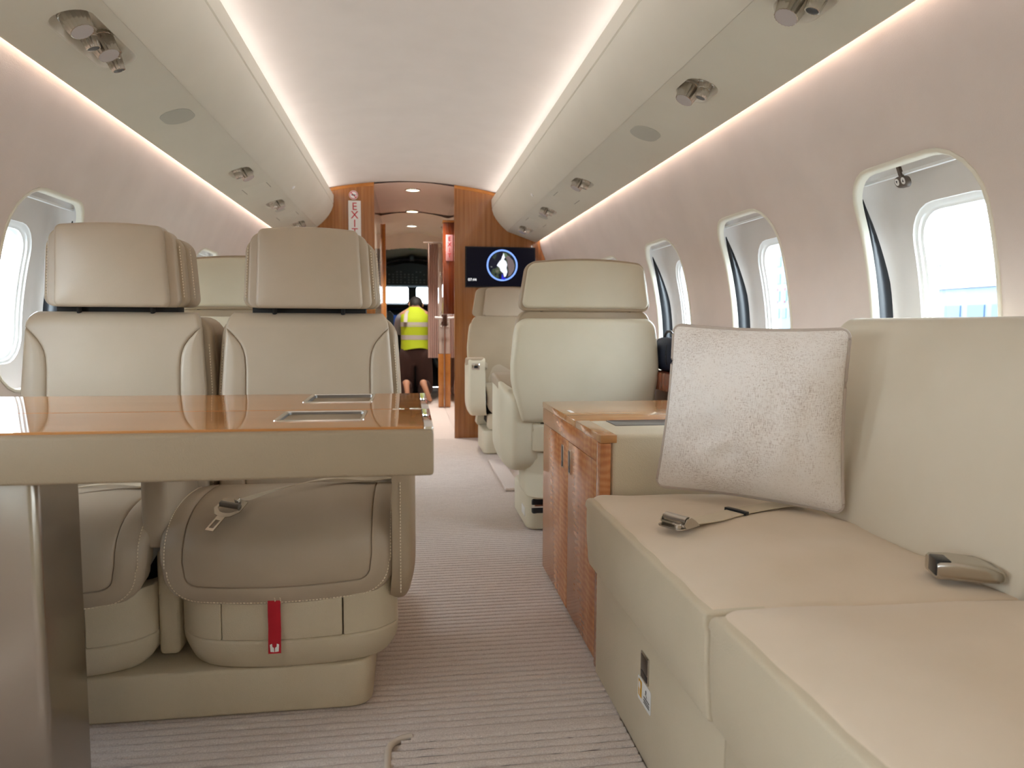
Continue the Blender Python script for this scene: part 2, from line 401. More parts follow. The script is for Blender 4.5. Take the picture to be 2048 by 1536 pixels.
# windows
win_n = 0
first = {}
for s in (1, -1):
    for k, yc in enumerate(WINY):
        win_n += 1
        name = 'window_%d' % win_n
        if s in first:
            c = copy_tree(first[s], (CX + s * 1.2, yc, OZ)); c.name = name; continue
        P = lambda y, z, o: (CX + s * (wallx(z) + o), y, z)
        root = bpy.data.objects.new(name, None); COL.objects.link(root); root.location = (CX + s * 1.2, yc, OZ); ORG[root] = Vector(root.location); tag(root, kind='structure'); first[s] = root
        def loft(nm, rings, mat, cap_last=False):
            bm = bmesh.new()
            vv = add_grid(bm, [[P(yc + p, zc + q, o) for p, q in rr(w, h, r)] for (w, h, r, zc, o) in rings], True)
            if cap_last: cap(bm, vv[-1])
            return finish(nm, bm, mat, root, angle=50)
        g = lambda d, o: (OW - 2 * d, OH - 2 * d, inset(OR, d), OZ, o)
        loft('window_lip', [g(-.011, .002), g(-.010, -.003), g(-.006, -.005), g(-.001, -.003), g(.001, .003), g(.002, .016)], CREAM)
        for sy in (-1, 1):
            zz = [.80 + .435 * i / 14 for i in range(15)]
            tw = lambda z: .050 * min(1, max(0.03, (1.245 - z) / .22)) ** .8
            ce = lambda z: .056 - .010 * max(0, (z - 1.0) / .2)
            bm = bmesh.new()
            add_grid(bm, [[P(yc + sy * (OW / 2 + .037 - dd), z, ce(z) + k * tw(z) / 2) for k, dd in ((-1, -.002), (-1, .004), (-.4, .008), (.4, .008), (1, .004), (1, -.002))] for z in zz])
            finish('shade_gasket', bm, BLK, root)
        loft('reveal', [g(.002, .014), g(-.030, .017), g(-.036, .03), g(-.037, .06), g(-.036, .082), g(-.026, .097), g(-.004, .1045)] + [(.33, .452, .1, .988, .105), (.318, .436, .095, .988, .105)], RVL)
        f = lambda d, o: (.318 - 2 * d, .436 - 2 * d, .095 - d, .988, o)
        loft('pane_frame', [f(0, .105), f(.002, .110), f(.010, .112), f(.0115, .118), f(.019, .120), f(.0205, .130), f(.024, .133), f(.026, .14)], WHT)
        loft('pane', [f(.0255, .137), f(.06, .137), f(.1, .137), f(.15, .137)], GLS, True)
        bm = bmesh.new()
        add_box(bm, -.232, .232, -.005, .005, -.003, .003)
        for v in bm.verts: v.co = Vector(P(yc + v.co.x, 1.268 + v.co.z, .050 + v.co.y))
        finish('shade_bar', bm, WHT, root)
wroot = bpy.data.objects['window_6']

# ceiling between the coves
def ceilz(a): return 1.985 - .17 * a * a
rows = [[(CX + a, y, ceilz(a)) for y in (YA, 1.5, YF)] for a in [-.76 + 1.52 * i / 28 for i in range(29)]]
tag(grid('ceiling', rows, CEI), kind='structure')
# overhead panels on both sides (curved valance + lower slope with recesses)
KZ = .367
def psz(a): return 1.625 - .352 * (a - .722)
LAMPS = {1: [(1.49, .165), (2.075, .165), (3.485, .165), (4.35, .165), (5.19, .165)], -1: [(1.955, .34), (3.505, .165), (4.36, .165), (5.21, .165)]}
SPK = {1: 2.55, -1: 2.60}
LW = .094; LA = .808
for s, nm in ((-1, 'trim_1'), (1, 'trim_2')):
    bm = bmesh.new()
    prof = [(.72, 1.868), (.66, 1.868), (.625, 1.862), (.606, 1.862), (.602, 1.868), (.598, 1.866), (.597, 1.85), (.600, 1.806), (.605, 1.8015), (.605, 1.7985), (.601, 1.794), (.606, 1.775), (.616, 1.748), (.632, 1.720), (.655, 1.690), (.68, 1.663), (.703, 1.642), (.716, 1.631), (.724, 1.625)]
    add_grid(bm, [[(CX + s * a, y, z) for y in (YA, YF)] for a, z in prof])
    mp = lambda y, a: (CX + s * a, y, psz(a))
    hs = [(y, LA, l, LW, .046) for y, l in LAMPS[s]]
    ys = [YA, hs[0][0] - .4] + [(p[0] + q[0]) / 2 for p, q in zip(hs, hs[1:])] + [YF]
    holed(bm, mp, ys, .724, .952, [None] + hs, 3)
    add_grid(bm, [[(CX + s * a, y, z) for y in (YA, YF)] for a, z in [(.952, psz(.952)), (.957, 1.545), (.958, 1.549), (.955, 1.553), (.93, 1.557), (.922, 1.57), (.922, 1.64)]])
    add_grid(bm, [[(CX + s * a, y, z) for y in (YA, YF)] for a, z in [(.972, 1.632), (.90, 1.66), (.76, 1.82), (.735, 1.90)]])
    tag(finish(nm, bm, BIN, angle=35, normals=False), kind='structure')
# aft wall, forward bulkhead
tag(rbox('wall_back', (-1.3, 1.4), (YA - .06, YA), (-.02, 2.1), LEC, R=0), kind='structure')
def bulk(nm, x0, x1):
    bm = bmesh.new(); N = 20
    top = [(x0 + (x1 - x0) * i / N) for i in range(N + 1)]
    zt = lambda x: min(ceilz(x - CX) + .004, 2.0)
    fr = [[(x, YF, 0) for x in top], [(x, YF, zt(x)) for x in top]]
    bk = [[(x, YF + .05, 0) for x in top], [(x, YF + .05, zt(x)) for x in top]]
    add_grid(bm, fr); add_grid(bm, bk)
    add_grid(bm, [fr[1], bk[1]])
    for i in (0, -1): add_grid(bm, [[fr[0][i], fr[1][i]], [bk[0][i], bk[1][i]]])
    return tag(finish(nm, bm, WBK, angle=30), kind='structure')
bulk('wall_front', -1.25, -.255); bulk('wall_front.001', .352, 1.32)
for nm, x0, x1 in (('trim_3', -.60, -.255), ('trim_4', .352, .69)):   # lighter veneer strip that follows the arch
    N = 14; xs_ = [x0 + (x1 - x0) * i / N for i in range(N + 1)]
    rows = [[(x, YF - .005 * q, ceilz(x - CX) - dz) for x in xs_] for q, dz in ((0, .0), (1, .002), (1, .022), (0, .026))]
    tag(grid(nm, rows, WTR), kind='structure')

# ================================================================ SEATS
class Prof:
    """a path in the Y-Z plane measured by arc length; h is along its outward normal"""
    def __init__(q, pts):
        q.p = [(v.y, v.z) for v in spline([(0, y, z) for y, z in pts], 10)]
        q.d = [0.]
        for a, b_ in zip(q.p, q.p[1:]): q.d.append(q.d[-1] + math.dist(a, b_))
        q.L = q.d[-1]
    def at(q, t):
        t = min(max(t, 0), q.L); i = 0
        while i < len(q.d) - 2 and q.d[i + 1] < t: i += 1
        f = (t - q.d[i]) / max(q.d[i + 1] - q.d[i], 1e-9); a, b_ = q.p[i], q.p[i + 1]
        L = math.dist(a, b_) or 1; ty, tz = (b_[0] - a[0]) / L, (b_[1] - a[1]) / L
        return a[0] + (b_[0] - a[0]) * f, a[1] + (b_[1] - a[1]) * f, -tz, ty
def rows_pad(name, zs, xl, xr, yf, mat, parent, gd=.005, puff=.0, n_=12):
    """panel between two side curves xl(z), xr(z) with rolled, recessed edges; y = yf(x, z) is its face (towards -Y)"""
    us = [0, .0015, .003, .006, .011]
    rows = []
    for i, z in enumerate(zs):
        a, b_ = xl(z), xr(z); w = b_ - a
        e_ = [min(u, w * .3) for u in us]
        xs = [a + q for q in e_] + [a + e_[-1] + (w - 2 * e_[-1]) * j / n_ for j in range(1, n_)] + [b_ - q for q in e_[::-1]]
        dv = min(abs(z - zs[0]), abs(z - zs[-1]))
        r = []
        for x in xs:
            d = min(x - a, b_ - x)
            g = gd * math.exp(-(d / .0028) ** 2) + gd * math.exp(-(dv / .0028) ** 2)
            r.append((x, yf(x, z) + g - puff * (1 - (1 - min(1, d / .05)) ** 2), z))
        first_ = [(xs[0], r[0][1] + .02, z)]; last_ = [(xs[-1], r[-1][1] + .02, z)]
        rows.append(first_ + r + last_)
    return grid(name, rows, mat, parent, angle=60)
def zlist(z0, z1, *dense):
    out = [z0, z0 + .002, z0 + .005]; z = z0 + .01
    while z < z1 - .012: out.append(z); z += .012
    out += [z1 - .005, z1 - .002, z1]
    return out
def backrest_front(par, X0, yf, zb, zt, xo, seam, mat, bolster):
    """central back panel with a wing cushion sewn in at each side; seam = [(z, x)] from the top down"""
    tab = sorted(seam); zs0 = tab[-1][0]
    xs_ = lambda z: interp(z, tab) if z < zs0 else xo(z)
    zs = sorted(set(zlist(zb, zt) + [zs0 - .0005, zs0] + [z for z, _ in tab]))
    rows_pad('back_panel', zs, lambda z: X0 - xs_(z), lambda z: X0 + xs_(z), yf, mat, par)
    zs2 = [z for z in zs if z < zs0] 
    for s in (-1, 1):
        f1 = lambda z: X0 + min(s * xs_(z), s * xo(z)); f2 = lambda z: X0 + max(s * xs_(z), s * xo(z))
        rows_pad('back_bolster', zs2, f1, f2, yf, mat, par, puff=bolster, n_=8)
def buckle_plate(par, org, ex, ey, ez, nm, mat=NIC):
    """seat-belt slide: a pierced plate with roller, release stud and tongue; ex along the belt, ey across, ez up"""
    T = lambda x, y, z=0.: tuple(Vector(org) + Vector(ex) * x + Vector(ey) * y + Vector(ez) * z)
    out = [(-.022, -.033), (.012, -.033), (.030, -.020), (.034, -.009), (.034, .009), (.030, .020), (.012, .033), (-.022, .030), (-.03, 0)]
    hole = [(-.008, -.025), (.010, -.025), (.020, -.014), (.022, -.006), (.022, .006), (.020, .014), (.010, .025), (-.008, .025), (-.008, 0)]
    bm = bmesh.new()
    rows = [[T(x, y, 0) for x, y in out], [T(x, y, .0022) for x, y in out], [T(x, y, .0022) for x, y in hole], [T(x, y, 0) for x, y in hole]]
    rows.append(rows[0]); add_grid(bm, rows, True)
    rt_ = [(.032, -.010), (.080, -.010), (.080, .010), (.032, .010)]; rh = [(.046, -.0055), (.072, -.0055), (.072, .0055), (.046, .0055)]
    rows = [[T(x, y, 0) for x, y in rt_], [T(x, y, .002) for x, y in rt_], [T(x, y, .002) for x, y in rh], [T(x, y, 0) for x, y in rh]]; rows.append(rows[0]); add_grid(bm, rows, True)
    pl = finish(nm, bm, mat, par, angle=30)
    lathe('roller', [(-.024, .0), (-.024, .007), (.024, .007), (.024, .0)], plain_roller, pl, (T(-.002, 0, .004), ey), 16)
    lathe('release_stud', [(0, .007), (.007, .007), (.009, .0055), (.009, 0)], mat, pl, (T(-.020, -.008, .001), ez), 16)
    return pl
plain_roller = plain('roller_metal', (.30, .28, .25, 1), .35, 1.)

def club_seat(label):
    X0 = -.268
    t = thing('club_seat', (X0, 1.9, 0), label, 'seat', 'paired leather seats behind the wooden table')
    # headrest: padded face, two stepped bands and a rear shell
    def hm(yf, zc, tp=0., arch=.012, half=.17):
        return lambda s_, q, h: (X0 + .008 + s_ * (1 + tp * (q / .1)), yf - h + .25 * s_ * s_, zc + q + arch * (1 - (s_ / half) ** 2) * (.5 + q / .2))
    pad('headrest', .266, .200, (.016, .016, .014, .014), hm(1.938, 1.040, -.04), LEA, t, R=.009, thick=.05, puff=.006, step=.014)
    pad('headrest_band', .312, .192, (.022, .022, .026, .026), hm(1.955, 1.036, -.04), LEA, t, R=.006, thick=.04)
    hb = pad('headrest_band', .340, .182, (.026, .026, .034, .034), hm(1.970, 1.032, -.04, .008), LEB, t, R=.006, thick=.026)
    for sd in (-1, 1):
        f = hm(1.970, 1.032, -.04, .008); stitches('stitching', [f(sd * .163, -.065 + .13 * i / 20, .0005) for i in range(21)], hb)
    hs_ = pad('headrest_shell', .352, .180, (.026, .026, .036, .036), hm(1.998, 1.031, -.04, .008), LEB, t, R=.008, thick=.07)
    for sd in (-1, 1):
        stitches('stitching', [(X0 + .008 + sd * (.1765 - .04 * .176 * q / .1), 2.022, 1.031 + q) for q in [-.065 + .13 * i / 20 for i in range(21)]], hs_)
    rbox('headrest_mount', (X0 - .15, X0 + .15), (2.005, 2.06), (.88, .965), DRK, t, R=.004)
    for sd in (-1, 1): lathe('headrest_post', [(-.01, .006), (.04, .006)], DRK, t, ((X0 + sd * .09, 1.995, .915), (0, 0, 1)), 12)
    # backrest
    xo = lambda z: interp(z, [(.3, .232), (.72, .224), (.87, .214), (.90, .211), (.915, .206), (.928, .196)])
    yf = lambda x, z: 1.935 + .35 * max(0, abs(x - X0) - .15) ** 2 + .09 * (z - .5) * (z > .5) + (max(0, z - .89) ** 2) * 14
    backrest_front(t, X0, yf, .34, .928, xo, [(.889, .213), (.872, .197), (.857, .184), (.842, .174), (.828, .168), (.81, .164), (.78, .162), (.34, .166)], LEA, .006)
    bw = lambda s_, q: s_ * interp(q + .62, [(.3, 1.0), (.72, 1.0), (.925, .945)])
    bnd = lambda y0: (lambda s_, q, h: (X0 + bw(s_, q), y0 - h + .09 * max(q + .12, 0), .62 + q))
    b1 = pad('back_border', .484, .60, (.02, .02, .05, .05), bnd(1.972), LEB, t, R=.012, thick=.03)
    b2 = pad('back_shell', .488, .594, (.02, .02, .055, .055), bnd(2.008), LEB, t, R=.012, thick=.11)
    for sd in (-1, 1):
        f = bnd(1.972); stitches('stitching', [f(sd * .234, -.2 + .42 * i / 30, .0005) for i in range(31)], b1)
    # seat cushion with waterfall front
    pf = Prof([(1.607, .266), (1.590, .30), (1.583, .36), (1.597, .415), (1.648, .455), (1.74, .474), (1.88, .474), (2.0, .462)])
    def cm(s_, q, h):
        y, z, ny, nz = pf.at(q + pf.L / 2)
        bow = .048 * (s_ / .25) ** 2 * max(0, min(1, (.52 - q - pf.L / 2) / .2)) + .0
        sag = -.012 * (1 - (s_ / .25) ** 2) * 0
        return (X0 - .026 + s_ * (1 - .02 * (q < -.2)), y + ny * h + bow, z + nz * h + sag + .012 * (1 - min(1, abs(s_) / .25) ** 2) * (q < -.3) * 0)
    cu = pad('seat_cushion', .526, pf.L, (.085, .085, .02, .02), cm, LEA, t, R=.014, thick=.045, puff=.012, seams=(.058,), step=.022, ne=16, nc=8, gd=.006)
    L2 = pf.L / 2
    rim = [cm(a, b_, .0004) for a, b_ in rr(.526 - .03, pf.L - .03, (.072, .072, .01, .01), 40, 12)]
    stitches('stitching', rim[len(rim) * 0:], cu)
    for dx in (-.006, .006): stitches('stitching', [cm(dx, -L2 + .012 + .042 * i / 6, .0006) for i in range(7)], cu)
    # skirt: three upper panels, curved lower toe
    fr = lambda x: .035 * (x / .24) ** 2 + .05 * abs(x / .245) ** 8
    def sk(x0, z0, y0, narrow=0., back=0.):
        return lambda s_, q, h: ((lambda x, z: (X0 - .006 + x * (1 - narrow * max(0, (.19 - z) / .08) ** 2), y0 + fr(x) - h + back * max(0, (.19 - z) / .08) ** 2, z))(x0 + s_, z0 + q))
    for x0, w in ((-.2045, .113), (-.015, .266), (.181, .122)):
        pad('skirt_panel', w - .0012, .115, .004, sk(x0, .245, 1.606), LEG, t, R=.0035, thick=.06, step=.02)
    pad('skirt_toe', .505, .076, (.045, .045, .008, .008), sk(-.010, .150, 1.602, .07, .03), LEG, t, R=.008, thick=.07, step=.02, ne=16)
    rbox('seat_frame', (X0 - .20, X0 + .20), (1.69, 2.05), (.1155, .45), DRK, t, R=.01)
    # aisle-side arm panel, inner arm and lower side panel
    def am(s_, q, h):      # s along Y, q along Z
        y = 1.90 + s_; z = .415 + q
        xo_ = .284 - .030 * max(0, (.36 - z) / .13) ** 2 - .012 * max(0, (1.68 - y) / .06) ** 2
        return (X0 + xo_ - .004 + h, y + .10 * max(0, (.30 - z) / .07) * 0, z)
    ap = pad('arm_panel', .56, .37, (.12, .05, .03, .03), lambda s_, q, h: am(s_, q, h), LEB, t, R=.012, thick=.042)
    stitches('stitching', [(X0 + .245, 1.6185 + .0006 * i * 0, .28 + .26 * i / 20) for i in range(21)], ap)
    rbox('inner_arm', (X0 - .332, X0 - .276), (1.665, 1.925), (.39, .60), LEA, t, R=.014, seg=3)
    rbox('side_panel', (X0 - .315, X0 - .268), (1.70, 1.96), (.125, .375), LEG, t, R=.012, seg=3)
    # red pull tag
    tg = [(X0 - .048 + .014, 1.577 + .02, .285), (X0 - .034, 1.594, .262), (X0 - .034, 1.5965, .22), (X0 - .034, 1.592, .19), (X0 - .034, 1.590, .165)]
    tp = ribbon('pull_tag', tg, (1, 0, 0), .0275, RED, t)
    fr2 = lambda x, y, h: (X0 - .034 + x, 1.5895 - h, .178 + y)
    bm = bmesh.new()
    def blob(pts, hh, mi):
        a = [bm.verts.new(fr2(x, y, hh)) for x, y in pts]; cap(bm, a, mi)
    for sx_ in (-1, 1): blob([(sx_ * .0007, -.0094), (sx_ * .0088, -.0084), (sx_ * .0100, .0080), (sx_ * .0052, .0100), (sx_ * .0044, .0026), (sx_ * .0013, .0006)], .0006, 0)
    blob([(x, y + .004) for x, y in rr(.006, .006, .003, 2, 4)], .0009, 1)
    finish('tag_symbol', bm, [WHT, RED], tp, smooth=False, normals=False)
    # lap belt lying on the cushion
    path = spline([(-.03, 1.96, .480), (-.10, 1.885, .491), (-.17, 1.880, .499), (-.235, 1.842, .501), (-.287, 1.785, .502), (-.340, 1.728, .499), (-.388, 1.690, .490)], 8)
    bl = ribbon('seat_belt', path, [(.25, .9, 0)] * 12 + [Vector((.25, .9, 0)).lerp(Vector((.70, .55, -.1)), k_ / (len(path) - 13)) for k_ in range(len(path) - 12)], .043, STRAP, t)
    ex_v = Vector((-.36, -.80, -.44)).normalized(); ey_v = Vector((-.84, .50, .16)); ey_v = (ey_v - ex_v * ey_v.dot(ex_v)).normalized(); ez_v = ex_v.cross(ey_v)
    if ez_v.z < 0: ez_v = -ez_v
    buckle_plate(bl, (-.406, 1.662, .483), ex_v, ey_v, ez_v, 'belt_tongue')
    return t
SA = club_seat('taupe leather seat beside the aisle facing the wooden table, red tab and loose belt tongue')
SB = copy_tree(SA, (-.268 - .489, 1.9, 0)); [bpy.data.objects.remove(q) for ch in list(SB.children) if ch.name.startswith('arm_panel') for q in list(ch.children) + [ch]]; 
for ch in SB.children:
    if ch.name.startswith(('seat_cushion', 'skirt', 'seat_frame', 'pull_tag', 'seat_belt')): ch.location.x -= .062
    if ch.name.startswith('side_panel'): ch.location.x -= .02
SB['label'] = 'taupe leather seat under the window, lower half hidden by the metal table leg'
pl_ = thing('seat_plinth', (-.57, 2.0, 0), 'long low cream leather plinth carrying the two paired seats', 'plinth')
rbox('plinth_body', (-.985, -.092), (1.632, 2.34), (.003, .112), LEG, pl_, R=.008, seg=3, vertR=.05)
stitches('stitching', [(-.94 + .78 * i / 40, 1.6385, .1085) for i in range(41)], pl_, mat=LEB)

def swivel_seat(loc, rz, label):
    t = thing('swivel_seat', (0, 0, 0), label, 'seat', 'single swivel seats of cream leather')
    t.location = loc; t.rotation_euler = (0, 0, rz)
    # built facing -Y around the origin
    def hm(yf, zc, dirn, tp=-.06, arch=.016, half=.27, curv=.35):
        return lambda s_, q, h: (s_ * (1 + tp * (q / .1)), yf + dirn * h - dirn * curv * s_ * s_, zc + q + arch * (1 - (s_ / half) ** 2) * (.5 + q / .2))
    pad('headrest', .40, .196, .025, hm(.052, 1.056, -1), LEA, t, R=.012, thick=.05, puff=.006, step=.016)
    pad('headrest_band', .47, .200, .03, hm(.075, 1.056, -1), LEA, t, R=.01, thick=.04, step=.03)
    pad('headrest_trim', .545, .206, .036, hm(.165, 1.060, 1), LEB, t, R=.008, thick=.06, step=.03, ne=14)
    pad('headrest_back', .530, .186, .03, hm(.178, 1.062, 1), LEC, t, R=.012, thick=.02, puff=.004, step=.02, ne=14)
    xo = lambda z: interp(z, [(.3, .235), (.55, .262), (.71, .275), (.85, .262), (.90, .25), (.93, .235)])
    yf = lambda x, z: .045 + .4 * max(0, abs(x) - .17) ** 2 + .07 * max(0, z - .5) + 14 * max(0, z - .90) ** 2
    backrest_front(t, 0, yf, .36, .93, xo, [(.885, .252), (.865, .225), (.845, .205), (.82, .196), (.79, .193), (.36, .195)], LEA, .010)
    HW = lambda z: interp(z, [(.30, .80), (.48, .885), (.56, .955), (.66, 1.03), (.73, 1.035), (.85, 1.0), (.93, .955)])
    bs = lambda y0, d: (lambda s_, q, h: (s_ * HW(.705 + q), y0 + d * h - d * .22 * s_ * s_ - .02 * (q < -.15) * ((-.15 - q) / .1), .705 + q))
    pad('back_border', .605, .488, (.02, .02, .05, .05), (lambda s_, q, h: bs(.150, 1)(s_, q + .012, h)), LEB, t, R=.01, thick=.08, step=.04, ne=16)
    pad('back_shell', .622, .444, (.012, .012, .045, .045), bs(.200, 1), LEC, t, R=.022, thick=.07, puff=.006, step=.03, ne=18)
    lb = lambda y0, zc, fl_: (lambda s_, q, h: (s_ * (1 + fl_ * (-q)), y0 + h - .10 * abs(s_ / .27) ** 6 + .05 * max(0, -q / .1) * (fl_ > 0), zc + q))
    pad('lower_back_panel', .535, .116, .012, lb(.190, .4165, 0), LEC, t, R=.008, thick=.09, step=.03, ne=16)
    pad('pedestal_shroud', .515, .190, .02, lb(.175, .258, .25), LEC, t, R=.008, thick=.14, step=.03, ne=16)
    rbox('seat_frame', (-.21, .21), (-.22, .12), (.20, .42), DRK, t, R=.01)
    rbox('headrest_mount', (-.20, .20), (.09, .14), (.88, 1.0), DRK, t, R=.004)
    rbox('base', (-.245, .245), (-.30, .12), (.003, .165), LEC, t, R=.012, seg=3, vertR=.045)
    # dark lever well with chrome bar in the base's rear corner
    wl = rbox('lever_well', (.135, .225), (.098, .1235), (.075, .142), BLK, t, R=.01, seg=3)
    rbox('lever_bar', (.130, .228), (.12, .131), (.104, .118), CHR, wl, R=.003)
    rbox('base_vent', (.244, .2475), (-.02, .06), (.05, .09), WHT, t, R=.001)
    pf = Prof([(-.315, .27), (-.33, .31), (-.335, .36), (-.322, .415), (-.27, .455), (-.18, .474), (-.04, .474), (.10, .465)])
    def cm(s_, q, h):
        y, z, ny, nz = pf.at(q + pf.L / 2)
        return (s_, y + ny * h + .04 * (s_ / .22) ** 2 * max(0, min(1, (.5 - q - pf.L / 2) / .2)), z + nz * h)
    pad('seat_cushion', .43, pf.L, (.08, .08, .02, .02), cm, LEA, t, R=.014, thick=.045, puff=.012, seams=(.055,), step=.03, ne=14, gd=.006)
    pad('skirt_panel', .42, .11, .02, lambda s_, q, h: (s_, -.31 - h + .05 * (s_ / .21) ** 2, .225 + q), LEG, t, R=.006, thick=.08, step=.03)
    for sd in (-1, 1):
        def am(s_, q, h):
            y = -.085 + s_; z = .465 + q - .075 * max(0, (s_ + .05) / .285) * max(0, q / .2)
            return (sd * (.350 + h - .055 * max(0, (y + .02) / .2) ** 2 - .035 * max(0, (.36 - z) / .12) ** 2), y, z)
        pad('armrest', .47, .405, (.11, .08, .05, .03), am, LEC, t, R=.018, thick=.115, step=.03, ne=12)
        def at(s_, q, h): return (sd * (.294 - .05 * max(0, (q + .07) / .2) ** 2) + s_, -.085 + q, .669 + h - .075 * max(0, (q + .05) / .285))
        ac = pad('armrest_top', .128, .46, .04, at, LEB, t, R=.014, thick=.045, step=.02)
        c_ = rbox('recline_control', (sd * .30 - .027, sd * .30 + .027), (-.3265, -.318), (.592, .634), CHR, t, R=.003)
        rbox('control_button', (sd * .30 - .012, sd * .30 + .014), (-.3285, -.326), (.602, .620), BLK, c_, R=.0008)
    return t
SC = swivel_seat((.750, 3.12, 0), math.pi, 'cream leather swivel seat with its back to the wooden side cabinet')
SD = copy_tree(SC, (.748, 5.14, 0)); SD.rotation_euler = (0, 0, 0); SD['label'] = 'cream leather swivel seat under the wall screen, front towards the aisle tables'
SE = copy_tree(SC, (-.672, 3.26, 0)); SE['label'] = 'cream leather seat back showing between the two taupe headrests'

# ================================================================ TABLE
TB = thing('dining_table', (-.5, 1.37, 0), 'polished wood folding table with leather apron and metal leg', 'table')
TX0, TX1, TY0, TYm, TY1, TZ = -1.02, .037, 1.10, 1.352, 1.655, .74
rbox('apron', (TX0, TX1), (TY0, TYm - .004), (.6635, TZ - .004), APR, TB, R=.006, seg=3)
rbox('apron', (TX0, TX1 - .002), (TYm + .001, TY1), (.690, TZ - .006), APR, TB, R=.005, seg=3)
def leaf(y0, y1, holes):
    """tabletop leaf with rectangular cut-outs"""
    bm = bmesh.new()
    x0, x1 = TX0, TX1 - .0155; (hx0, hx1, hy0, hy1) = holes
    xs_ = [x0, hx0, hx1, x1]; ys_ = [y0, hy0, hy1, y1]
    for i in range(3):
        for j in range(3):
            if i == j == 1: continue
            add_grid(bm, [[(xs_[i], ys_[j], TZ), (xs_[i + 1], ys_[j], TZ)], [(xs_[i], ys_[j + 1], TZ), (xs_[i + 1], ys_[j + 1], TZ)]])
    ring = lambda a, b_, c, d, z: [(a, c, z), (b_, c, z), (b_, d, z), (a, d, z)]
    add_grid(bm, [ring(x0, x1, y0, y1, TZ), ring(x0, x1, y0, y1, TZ - .006)], True)
    add_grid(bm, [ring(hx0, hx1, hy0, hy1, TZ), ring(hx0, hx1, hy0, hy1, TZ - .006)], True)
    o = finish('tabletop', bm, WTB, TB, smooth=False)
    rbox('edge_trim', (TX1 - .015, TX1), (y0, y1), (TZ - .014, TZ + .0006), CHR, TB, R=.0015)
    bm = bmesh.new()
    w, h = hx1 - hx0, hy1 - hy0; T = lambda d, r, z: [((hx0 + hx1) / 2 + p, (hy0 + hy1) / 2 + q, z) for p, q in rr(w - 2 * d, h - 2 * d, r, 4, 4)]
    rows = [T(.0035, .006, TZ + .0005), T(.006, .005, TZ - .0125)]
    vv = add_grid(bm, rows, True); cap(bm, vv[-1])
    tr_ = finish('recessed_tray', bm, TRY, TB)
    bm = bmesh.new(); add_grid(bm, [T(-.0035, .006, TZ), T(-.003, .006, TZ + .0018), T(.002, .006, TZ + .0022), T(.0036, .006, TZ + .0003)], True)
    finish('tray_rim', bm, CHR, tr_)
leaf(TY0 + .014, TYm - .006, (-.218, -.079, 1.197, 1.318))
leaf(TYm, TY1, (-.212, -.079, 1.474, 1.630))
rbox('hinge_strip', (TX0, TX1 - .016), (TYm - .0056, TYm - .0004), (TZ - .02, TZ - .0025), plain('brass_hinge', (.30, .20, .12, 1), .4, 1.), TB, R=0)
for x in (-.02, .012): rbox('hinge_leaf', (x - .012, x + .010), (TYm - .010, TYm + .003), (TZ - .001, TZ + .0008), CHR, TB, R=.0004)
m, n, b = new_mat('satin_steel'); b.inputs['Metallic'].default_value = 1.; b.inputs['Base Color'].default_value = (.42, .38, .33, 1); b.inputs['Roughness'].default_value = .24
add_bump(n, b, noise(n, coords(n, (900, 900, 3)), 1, 2), .08, .0004); STEEL = m
rbox('pedestal', (-.95, -.588), (1.205, 1.36), (.003, .664), STEEL, TB, R=.004, vertR=.014)

# ================================================================ SIDE CABINET
CB = thing('side_cabinet', (.72, 2.12, 0), 'two-door wooden side cabinet with leather armrest end beside the sofa', 'cabinet')
X1 = 1.075
rbox('carcass', (.505, X1), (2.004, 2.515), (.003, .596), WDK, CB, R=.002)
rbox('door_apron', (.480, .505), (1.766, 2.52), (.546, .600), WCB, CB, R=.0015)
rbox('corner_stile', (.478, .506), (1.728, 1.765), (.003, .600), WCB, CB, R=.0015)
def ctop(x0, x1, y0, y1): return rbox('cabinet_top', (x0, x1), (y0, y1), (.601, .622), WCH, CB, R=.002)
ctop(.478, X1, 2.004, 2.52); ctop(.478, .521, 1.728, 2.0035)
for y0, y1 in ((1.768, 2.112), (2.1145, 2.518)):
    d = rbox('door', (.482, .503), (y0, y1), (.012, .5435), WCB, CB, R=.0015)
for yc in (2.092, 2.192):
    l = rbox('latch', (.4805, .4835), (yc - .013, yc + .013), (.446, .520), NIC, CB, R=.001)
    rbox('latch_recess', (.4795, .4808), (yc - .009, yc + .009), (.451, .467), BLK, l, R=.0003)
    rbox('latch_paddle', (.4788, .4808), (yc - .010, yc + .010), (.469, .516), TRY, l, R=.0006)
rbox('armrest_block', (.5085, X1), (1.732, 2.003), (.30, .622), LEG, CB, R=.012, seg=3)
bm = bmesh.new(); T = lambda d, z: [(.665 + p, 1.935 + q, z) for p, q in rr(.205 - 2 * d, .104 - 2 * d, .006, 4, 4)]
vv = add_grid(bm, [T(0, .6221), T(.001, .6240), T(.004, .6242), T(.006, .6228)], True); cap(bm, vv[-1])
finish('armrest_tray', bm, TRY, CB)
rbox('white_strip', (.507, .519), (2.19, 2.25), (.6221, .6225), WHT, CB, R=0)  # thin flat white strip on the cabinet top

